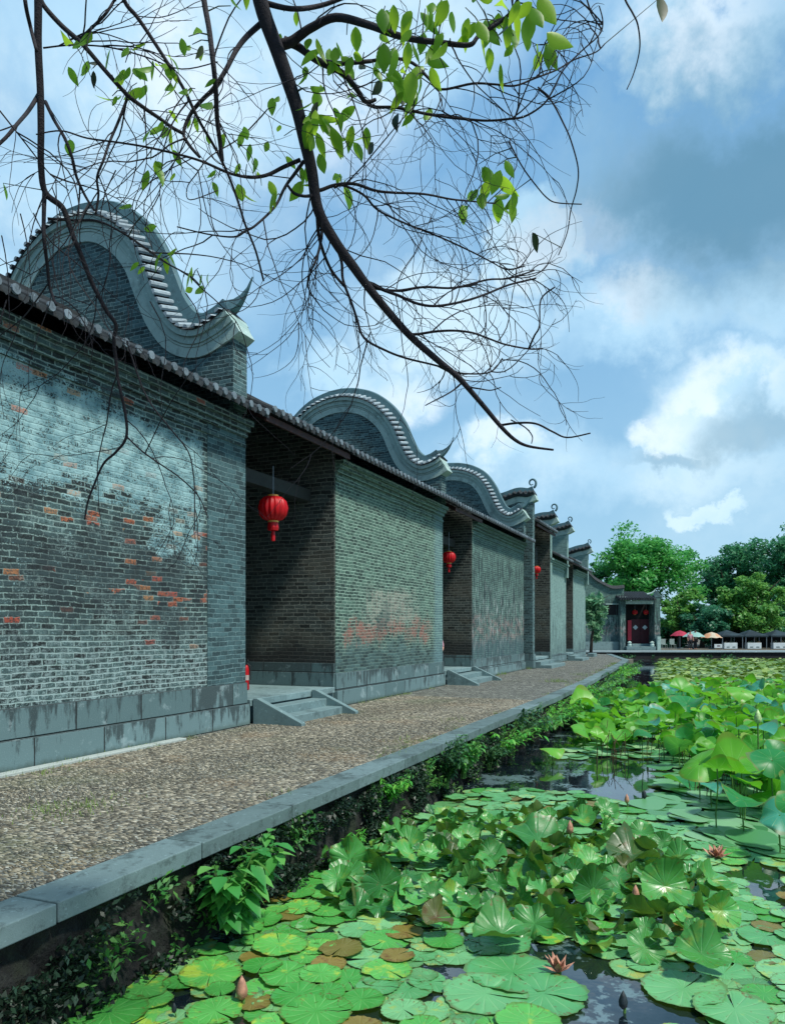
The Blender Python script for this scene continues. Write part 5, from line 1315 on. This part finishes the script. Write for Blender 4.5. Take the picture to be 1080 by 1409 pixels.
plant('bank_shrub', 'mid green shrub beside the dark one halfway along the kerb', 10.9, -.6, .80, .5, 18, 22, .08, BL, seed=8)
plant('bank_shrub', 'dark low shrub at the waterline by the pale house reflection', 12.3, -.7, .6, .5, 16, 20, .075, BD, seed=9)
for i in range(26):
    s_ = 13.2+i*1.16; mt = (BG, BD, BL, BG)[i % 4]
    plant('bank_grass', 'tuft of weeds growing along the far stretch of the kerb', s_, -.62+.1*math.sin(i), .68+.22*math.sin(i*2.1), .6, 14, 18, .11+.0012*i, mt, seed=20+i, group='tufts of weeds along the far stretch of the kerb', elong=2.4, out=.9)
# ground cover clinging to the retaining wall
def creepers():
    r = np.random.default_rng(9); P = []
    while len(P) < 20000:
        s_ = r.uniform(.5, 43) if r.random() < .35 else r.uniform(1, 14); z = r.uniform(-.78, -.10)
        if mnoise.noise(Vector((s_*1.6, z*3, 5)))+.3*mnoise.noise(Vector((s_*6, z*8, 1))) < .04: continue
        P.append(tuple(st(s_, kerb_y(s_)-.27-r.uniform(.0, .14), z)))
    P = np.array(P); v, f = leaf_cloud(P, .045, elong=1.1, droop=.5)
    o = npmesh('creeping_plants', v, f, leafmat('creeper_leaf', [T('#0b1510'), T('#13281a'), T('#34523e')], .15)); tag(o, 'dark small-leaved creepers covering the pond wall', 'creepers', kind='stuff')
creepers()
def clumps():
    r = np.random.default_rng(19); P = []
    for i in range(42):
        s_ = r.uniform(3.5, 16); z = r.uniform(-.72, -.14); n = int(r.uniform(25, 90)); w_ = r.uniform(.05, .16)
        for q in range(n): ss_, zz = s_+r.normal(0, w_), max(-.74, min(-.08, z+r.normal(0, w_*.6))); P.append(tuple(st(ss_, kerb_y(ss_)-.30-abs(r.normal(0, .06)), zz)))
    P = np.array(P); v, f = leaf_cloud(P, .05, elong=1.3, droop=.6)
    o = npmesh('wall_weeds', v, f, leafmat('wall_weed_leaf', [T('#1d4a26'), T('#3a7a3a'), T('#7aa858')], .3)); tag(o, 'brighter small weeds clumped on the dark pond wall', 'weeds', kind='stuff')
clumps()
def tufts():
    r = np.random.default_rng(12); P = []; T_ = [(7.0, 7.2, .5, 120), (8.2, 7.22, .5, 90), (5.6, 7.2, .6, 130), (5.2, 5.3, .55, 260), (6.4, 6.9, .3, 60), (10.2, 4.1, .5, 70), (24, 4.6, .5, 160), (16.6, 7.25, .9, 80), (28, 4.5, .6, 60), (13, 4.3, .4, 50)]
    for i in range(46): q_ = float(r.uniform(2, 40)); T_.append((q_, kerb_y(q_)+.05 if i % 2 else 7.2, .25, 30))
    for s_, y, w_, n in T_:
        for i in range(n): P.append((s_+r.normal(0, w_*.5), y+r.normal(0, .06 if y > 7 else w_*.35)))
    vs = []
    for s_, y in P:
        if y > 7.33 : y = 7.3
        b = st(s_, y, .0); a = r.uniform(0, 6.28); h = r.uniform(.02, .055)*(2.2 if s_ > 20 else 1); d_ = Vector((math.cos(a), math.sin(a), 0)); e = d_.cross(Vector((0, 0, 1)))*.004
        vs += [b-e, b+e, b+d_*h*.5+Vector((0, 0, h))+e*.3, b+d_*h*.5+Vector((0, 0, h))-e*.3]
    v = np.array([tuple(q) for q in vs]); o = npmesh('grass', v, np.arange(len(v)).reshape(-1, 4), leafmat('path_grass', [T('#3f5a2a'), T('#6a8a3a'), T('#8aa050')], .3)); tag(o, 'sparse grass growing between the pebbles', 'grass', kind='stuff')
tufts()
# hedge of low greenery under the far platform
def hedge():
    r = np.random.default_rng(14); n = 2200; P = np.stack([r.uniform(15, 60, n), 62.9-np.abs(r.normal(0, .15, n)), r.uniform(WZ, -.35, n)], 1); P = P[[mnoise.noise(Vector((p[0]*.6, 0, 2))) > .05 for p in P]]
    v, f = leaf_cloud(P, .22); o = npmesh('ground_cover', v, f, BD); tag(o, 'weeds along the foot of the far platform', 'weeds', kind='stuff')
hedge()

# ------------------------------------------------------------------ the overhanging tree, close to the camera
rt = random.Random(11)
TB = thing('overhanging_tree', (-.6, 1.2, 0), 'dark overhanging tree with bare twigs and few green leaves, across the top of the photo', 'tree')
BR = {}
def branch(key, pts, w0, w1, Y0, Y1, parent=None):
    """photo trace with its own distances; the trace starts on the parent branch at the parent's distance"""
    n = len(pts); seg = [0]
    for a, b in zip(pts, pts[1:]): seg.append(seg[-1]+math.hypot(a[0]-b[0], a[1]-b[1]))
    if parent:
        pp_ = BR[parent]['P']; x, y = pts[0]; q = min(pp_, key=lambda v: (topx(v)[0]-x)**2+(topx(v)[1]-y)**2); Y0 = q[1]
    P = []
    for (x, y), s_ in zip(pts, seg):
        t = s_/seg[-1]; P.append(px(x, y, Y0+(Y1-Y0)*t+.05*math.sin(t*7+len(key))))
    P = catmull(P, 5); m = len(P); rad = [max(.0018, (w0+(w1-w0)*(i/(m-1))**.8)/2/FPX*P[i][1]) for i in range(m)]
    mb = MB(); mb.tube(P, rad, 8 if w0 > 8 else 6); mb.build('branch' if w0 < 12 else 'limb', M['twig'], TB, smooth=True)
    BR[key] = dict(P=P, r=rad)
M['twig'] = plain('dark_twig_bark', T('#1f1c22'), .85, .4, 30, .6)
branch('A', [(330, -230), (345, -90), (358, 0), (383, 73), (407, 143), (420, 196), (429, 235), (438, 289), (461, 332), (487, 368), (503, 390), (530, 424), (564, 462), (600, 494), (631, 520), (662, 555), (689, 587), (708, 605), (727, 614), (761, 619)], 25, 3, 2.9, 3.6)
BR['A']['r']
branch('A2', [(689, 585), (712, 582), (737, 583), (760, 594), (780, 602), (812, 596)], 3.5, 2, 3.5, 3.5, 'A')
branch('A3', [(703, 578), (722, 588), (732, 600), (731, 610)], 2, 1.5, 3.5, 3.6, 'A2')
branch('B', [(385, 62), (400, 58), (414, 48), (429, 38), (462, 24), (506, 34), (544, 48), (575, 55), (602, 58), (645, 62), (660, 48), (700, 20), (720, -20)], 15, 4, 2.9, 2.7, 'A')
branch('B0', [(358, 2), (400, 12), (440, 8), (480, -6)], 8, 5, 2.9, 3.1, 'A')
branch('C', [(391, 56), (410, 64), (438, 84), (472, 101), (490, 122), (503, 140), (517, 137)], 12, 5, 2.9, 3.2, 'A')
branch('C2', [(438, 84), (458, 87), (477, 87), (511, 84)], 8, 5, 2.9, 3.1, 'C')
branch('D', [(503, 140), (515, 147), (545, 148), (583, 156), (612, 161), (641, 164), (670, 166), (698, 164), (722, 160), (747, 144), (760, 125), (775, 96), (800, 70), (824, 48), (829, 30), (824, 8)], 5, 1.6, 3.1, 2.9, 'C')
branch('E', [(511, 84), (540, 80), (568, 87), (590, 108), (607, 123), (650, 115), (680, 116), (708, 118), (735, 108), (766, 96), (790, 82), (819, 72), (832, 60)], 5, 1.6, 3, 3.1, 'C2')
branch('F', [(429, 252), (438, 262), (460, 255), (487, 253), (515, 262), (540, 265), (583, 267), (620, 274), (650, 277), (680, 280)], 6, 1.8, 3, 3.4, 'A')
branch('G', [(460, 258), (472, 255), (500, 268), (520, 289), (559, 308), (607, 327), (650, 347), (675, 360), (698, 371), (722, 366)], 4, 1.6, 3, 3.5, 'F')
branch('H', [(487, 370), (501, 385), (525, 398), (549, 407), (575, 418), (602, 421), (640, 414), (670, 404), (700, 392), (737, 383)], 5.5, 2.5, 3.3, 3.5, 'A')
branch('H2', [(511, 396), (545, 400), (583, 395), (625, 396), (670, 385), (700, 383), (735, 372)], 4, 2, 3.3, 3.7, 'A')
branch('I', [(555, 452), (568, 460), (600, 456), (626, 455), (650, 458), (670, 465), (695, 474), (727, 480), (742, 480)], 4, 2, 3.4, 3.6, 'A')
branch('I2', [(727, 480), (735, 462), (742, 448), (744, 412), (763, 395)], 3, 2, 3.6, 3.6, 'I')
branch('J', [(461, 334), (470, 360), (472, 385), (483, 415), (491, 438), (501, 465), (530, 482), (559, 493), (600, 503), (631, 513), (665, 514), (680, 508), (691, 493)], 5, 1.8, 3.2, 3.6, 'A')
branch('K', [(636, 526), (625, 536), (612, 544), (600, 550), (585, 558)], 3, 1.5, 3.4, 3.4, 'A'); branch('K2', [(641, 532), (660, 535), (675, 537), (689, 533)], 2.5, 1.5, 3.4, 3.5, 'A')
branch('L', [(438, 300), (443, 318), (440, 340), (434, 360), (429, 371), (424, 395), (440, 420)], 5, 2, 3.1, 3.3, 'A')
branch('L2', [(430, 245), (436, 289), (440, 330), (455, 370), (475, 395)], 6, 4, 3.2, 3.4, 'A')
branch('R1', [(740, 120), (759, 140), (775, 170), (785, 193), (795, 231), (793, 260), (785, 289), (780, 320), (768, 351)], 2.6, 1.4, 3, 3.2, 'E')
branch('R2', [(700, 195), (706, 207), (720, 232), (737, 255), (752, 272), (766, 279), (800, 281)], 2.4, 1.5, 3.1, 3.3)
branch('R3', [(850, -30), (860, 0), (870, 18), (877, 34), (880, 60), (877, 82), (870, 105), (862, 123)], 3, 1.4, 2.8, 2.9)
branch('R5', [(850, -32), (872, -30), (892, -20), (906, -6)], 2.4, 1.4, 2.8, 2.9)
branch('M', [(40, -220), (50, -80), (53, 0), (53, 61), (56, 122), (57, 175), (57, 228), (63, 265), (86, 285), (96, 310), (103, 330), (110, 346), (126, 387), (135, 405), (147, 428), (160, 447), (157, 467), (160, 495), (163, 523), (173, 570), (174, 602), (160, 622), (143, 638), (130, 667), (121, 692), (117, 715)], 12, 2.2, 2.7, 3.4)
branch('M2', [(30, -60), (35, 0), (42, 35), (51, 70)], 6, 5, 2.7, 2.7)
branch('M3', [(62, 262), (61, 290), (61, 326), (65, 360), (69, 395), (78, 420)], 7, 3.5, 2.8, 3, 'M')
branch('M4', [(174, 600), (195, 620), (220, 638), (245, 655), (269, 677), (280, 695), (286, 712)], 2.6, 1.4, 3.3, 3.4, 'M')
branch('M5', [(175, 470), (195, 530), (211, 560), (235, 590), (259, 621), (266, 650), (268, 677), (268, 730)], 2.6, 1.4, 3.2, 3.4)
branch('N', [(53, -10), (61, 8), (85, 35), (114, 61), (145, 97), (175, 130), (198, 148), (220, 163), (238, 176), (253, 184)], 8, 5, 2.6, 3.0, 'M')
branch('N2', [(360, 32), (340, 50), (326, 68), (310, 98), (294, 122), (277, 139), (262, 158), (253, 183), (261, 200), (275, 216)], 8, 4, 2.9, 3.0, 'A')
branch('O', [(150, -60), (171, 0), (188, 22), (204, 45), (230, 85), (253, 122), (265, 147), (277, 171), (297, 205), (314, 240), (327, 275), (338, 310), (352, 345), (363, 387)], 7, 3, 2.6, 3.2)
branch('P', [(276, -50), (281, 0), (288, 40), (293, 81), (297, 120), (299, 163), (303, 195), (306, 222)], 9, 6, 2.7, 2.9)
branch('Q', [(55, 128), (40, 152), (24, 171), (8, 190), (-15, 210)], 6, 5, 2.7, 2.6, 'M')
branch('Q2', [(110, 54), (125, 40), (145, 20), (158, 0), (170, -20)], 4, 4, 2.7, 2.7, 'N')
branch('R4', [(63, 140), (75, 165), (90, 191), (100, 218), (106, 244), (118, 270), (130, 289)], 5.5, 3.5, 2.7, 2.9, 'M')
branch('S', [(175, 137), (163, 168), (151, 196), (143, 220), (134, 244), (136, 268), (132, 295)], 4, 3, 2.8, 2.9, 'N')
branch('T', [(413, 220), (390, 230), (370, 240), (350, 244), (330, 242), (310, 236), (278, 222), (244, 212), (200, 202), (163, 196), (120, 190), (85, 180), (50, 185)], 6, 2, 3.0, 2.8, 'A')
branch('U', [(418, 222), (405, 240), (396, 252), (390, 262), (378, 285), (352, 310), (338, 318), (322, 326), (285, 322), (244, 312)], 6, 1.8, 3.0, 3.1, 'A')
branch('U2', [(434, 268), (420, 270), (405, 266), (396, 255)], 5, 4, 3.0, 3.1, 'A')
branch('W', [(66, 301), (100, 303), (134, 304), (165, 318), (196, 338), (230, 362), (261, 379), (275, 392)], 4, 1.6, 2.9, 3.2, 'M')
branch('X', [(0, 152), (30, 190), (55, 222), (70, 240), (95, 262)], 2.2, 1.5, 2.6, 2.8); branch('Y', [(60, 66), (100, 62), (150, 65), (200, 78), (250, 95), (300, 85)], 2.5, 1.5, 2.7, 2.9, 'M')
branch('Z', [(360, 160), (330, 190), (290, 215), (270, 240), (258, 258), (262, 275), (300, 262)], 2.2, 1.3, 3, 3)
# the boughs above the frame that carry these limbs
mb = MB(); a, b, c_, e, g_ = (Vector(BR[k]['P'][0]) for k in ('A', 'M', 'O', 'P', 'R3')); top_ = Vector((-3.6, .9, 6.0)); base_ = Vector((-4.6, .4, 0))
mb.tube([Vector((-2.7, .2, -.1)), Vector((-2.75, .25, 2.5)), Vector((-2.5, .5, 4.6)), Vector((-1.9, 1.4, 5.4)), b.lerp(a, .2)+Vector((0, -.4, .8)), a.lerp(b, .3)+Vector((0, -.1, .55)), a], [.20, .17, .14, .11, .085, .06, .045], 10)
mid_ = a.lerp(b, .3)+Vector((0, -.1, .55)); m2_ = b.lerp(a, .2)+Vector((0, -.4, .8))
for q, r_ in ((b, .03), (e, .014), (c_, .013), (Vector(BR['M2']['P'][0]), .012), (Vector(BR['M5']['P'][0]) if False else c_, .012)): mb.tube([m2_, m2_.lerp(q, .5)+Vector((0, 0, .12)), q], [r_*1.5, r_*1.2, r_], 7)
mb.tube([a.lerp(mid_, .4), Vector((.3, 2.8, 4.3)), g_], [.03, .02, .006], 6); mb.tube([a.lerp(mid_, .4), Vector(BR['B0']['P'][-1])], [.02, .01], 6); mb.tube([Vector(BR['B']['P'][-1]), g_], [.008, .006], 6)
mb.build('trunk', M['twig'], TB, smooth=True)
# fine bare twigs, curving and forking from the traced branches
tw = MB(); starts = []
weights = dict(A=30, B=20, C=10, C2=10, D=46, E=44, F=24, G=26, H=24, H2=20, I=16, J=18, L=10, L2=8, M=16, M3=9, M4=4, M5=6, N=16, N2=12, O=12, P=6, Q=4, R4=8, S=8, T=12, U=12, W=8, Q2=8, Y=14, Z=8, X=8, R1=3, K=1, I2=0)
def twig(p, d_, L, r0, depth, kink):
    n = 12; P = [p.copy()]; cur = d_.copy(); ax = Vector((rt.gauss(0, .3), 1, rt.gauss(0, .3))).normalized(); bend = rt.choice([-1, 1])*rt.uniform(.3, 1.5)*kink; b2_ = rt.gauss(0, .5)
    for i in range(n):
        cur = (Matrix.Rotation(bend/n+b2_/n*math.sin(i*.9)*2+rt.gauss(0, .12), 3, ax) @ cur); cur = (cur+Vector((0, 0, -.035+.0*i))).normalized(); cur.y *= .9
        P.append(P[-1]+cur*L/n)
    if topx(P[-1])[0] > 835 or topx(P[6])[0] > 825: return
    tw.tube(P, [r0*(1-.62*i/n) for i in range(n+1)], 4, cap=False)
    starts.append((P[-1], cur))
    if depth > 0:
        for _ in range(rt.choice([1, 1, 2, 2, 3])):
            k_ = rt.randint(2, n-1); b_ = Matrix.Rotation(rt.choice([-1, 1])*rt.uniform(.4, 1.1), 3, Vector((rt.gauss(0, .4), 1, rt.gauss(0, .4))).normalized()) @ (P[k_+1]-P[k_]).normalized()
            twig(P[k_], b_, L*rt.uniform(.35, .7), r0*.62, depth-1, kink)
for key, wgt in weights.items():
    P = BR[key]['P']; rd = BR[key]['r']; n = len(P)
    for _ in range(int(wgt*(.5 if key not in ('M', 'R4', 'O', 'W', 'T', 'N') else .36))):
        i = rt.randint(max(1, int(n*.12)), n-2); p = P[i]
        if topx(p)[1] < -40: continue
        if key == 'A' and i > n*.72: continue
        t = (P[i+1]-P[i-1]).normalized(); d_ = (Matrix.Rotation(rt.choice([-1, 1])*rt.uniform(.35, 1.3), 3, Vector((rt.gauss(0, .5), 1, rt.gauss(0, .5))).normalized()) @ t)
        left = topx(p)[0] < 330
        L = rt.uniform(.28, .75); 
        if topx(p)[0] > 600: L *= .7
        twig(p, d_.normalized(), L, rt.uniform(.0022, .0036), 2 if rt.random() < .7 else 1, 1.5 if not left else 1.1)
tag(tw.build('twigs', M['twig'], TB), kind='stuff')
# long thin hanging strands at the left, in front of the nearest wall
hs_ = MB()
for i in range(15):
    x = rt.uniform(-30, 330) if i % 3 else rt.uniform(0, 120); y = rt.uniform(230, 420); Y = rt.uniform(2.8, 3.3); L = rt.uniform(120, 260) if x < 200 else rt.uniform(80, 150); P = []
    b1, b2 = rt.gauss(0, 22), rt.gauss(0, 10)
    for k_ in range(7): f = k_/6; P.append(px(x+b1*f+b2*math.sin(f*5), y+L*f, Y))
    hs_.tube(P, [.0026*(1-.1*k_) for k_ in range(7)], 4, cap=False)
tag(hs_.build('hanging_twigs', M['twig'], TB), kind='stuff')
# leaves
LP = [(265,61),(318,8),(128,94),(173,86),(189,114),(155,132),(220,106),(244,108),(269,122),(234,157),(250,166),(236,179),(208,220),(224,212),(318,183),(326,232),(340,226),(301,244),(360,255),(381,269),(411,244),(377,147),(391,187),(428,122),(418,102),(432,155),(391,16),(195,297),(212,354),(224,352),(253,381),(273,369),(260,50),(180,75),(200,70),(112,75),
 (530,8),(585,12),(670,19),(698,14),(732,14),(745,18),(684,14),(610,6),(640,10),(655,0),(523,67),(544,77),(583,53),(619,53),(708,53),(690,58),(732,58),(749,58),(679,53),(443,63),(477,48),(460,70),(501,72),(530,101),(559,120),(571,130),(588,96),(463,125),(477,144),(458,159),(443,173),(424,120),(422,159),(436,190),(496,188),(520,183),(484,212),(467,241),(414,246),(573,135),(655,270),(668,265),(689,265),(700,270),(658,226),(684,228),(545,110),(515,95),(560,60),(600,20),(715,30),(540,30),(570,110),(555,150),(490,110),(450,100)]
single = [(732, 328, 26, 0), (908, 4, 34, 0), (706, 272, 30, 1), (97, 200, 24, 2), (5, 260, 22, 2)]
LMg = [leafmat('branch_leaf', [T('#2c661e'), T('#649a24'), T('#a4c634')], .6, .4), leafmat('branch_leaf_dark', [T('#1c2c20'), T('#24381f'), T('#3a4a20')], .2, .5)]
lf = [MB(), MB()]
def leaf(mb, base, d_, L, W, curl_):
    sd_ = d_.cross(Vector((0, 1, 0)) if rt.random() < .5 else Vector((rt.gauss(0, 1), rt.gauss(0, 1), rt.gauss(0, 1)))).normalized(); n_ = sd_.cross(d_); vs = []; fs = []
    for f, wd in ((0, .06), (.12, .6), (.3, .95), (.5, 1), (.7, .74), (.87, .36), (1, .02)):
        mid = base+d_*L*f+n_*curl_*L*f*f; vs += [mid+sd_*W*wd+n_*W*.3*wd, mid, mid-sd_*W*wd+n_*W*.3*wd]
    for q in range(6): fs += [(q*3, q*3+1, q*3+4, q*3+3), (q*3+1, q*3+2, q*3+5, q*3+4)]
    mb.add(vs, fs)
allP = [v for k in BR for v in BR[k]['P']]
for (x, y) in LP:
    near = min(allP, key=lambda v: (topx(v)[0]-x)**2+(topx(v)[1]-y)**2); Y = near[1]+rt.uniform(-.15, .15); c = px(x, y, Y)
    tw2 = near.lerp(c, .5)+Vector((0, 0, .01))
    lf[1].tube([near, tw2, c], [.003, .0022, .0016], 4, cap=False)
    for _ in range(rt.choice([2, 2, 3, 4])):
        a = rt.gauss(0, .55); d_ = Vector((math.sin(a), rt.gauss(0, .4), -math.cos(a))).normalized(); L = rt.uniform(.05, .10)*(1.1 if x > 400 else .9)
        b_ = c+Vector((rt.gauss(0, .035), rt.gauss(0, .04), rt.gauss(0, .03)))
        leaf(lf[0] if rt.random() < .95 else lf[1], b_, d_, L, L*rt.uniform(.18, .28), rt.gauss(0, .45))
for x, y, w_, kd in single:
    c = px(x, y-8, 3.2); near = min(allP, key=lambda v: (v-c).length); lf[1].tube([near, near.lerp(c, .5), c], [.0025, .002, .0016], 4, cap=False)
    leaf(lf[1 if kd == 0 else 0], c, Vector((rt.gauss(0, .3), 0, -1)).normalized(), w_/FPX*3.2*1.1, w_/FPX*3.2*.3, .1)
mbA = lf[0]; nA = len(mbA.f); mbA.add(lf[1].v, lf[1].f, 1)
tag(mbA.build('foliage', LMg, TB, smooth=True), kind='stuff')
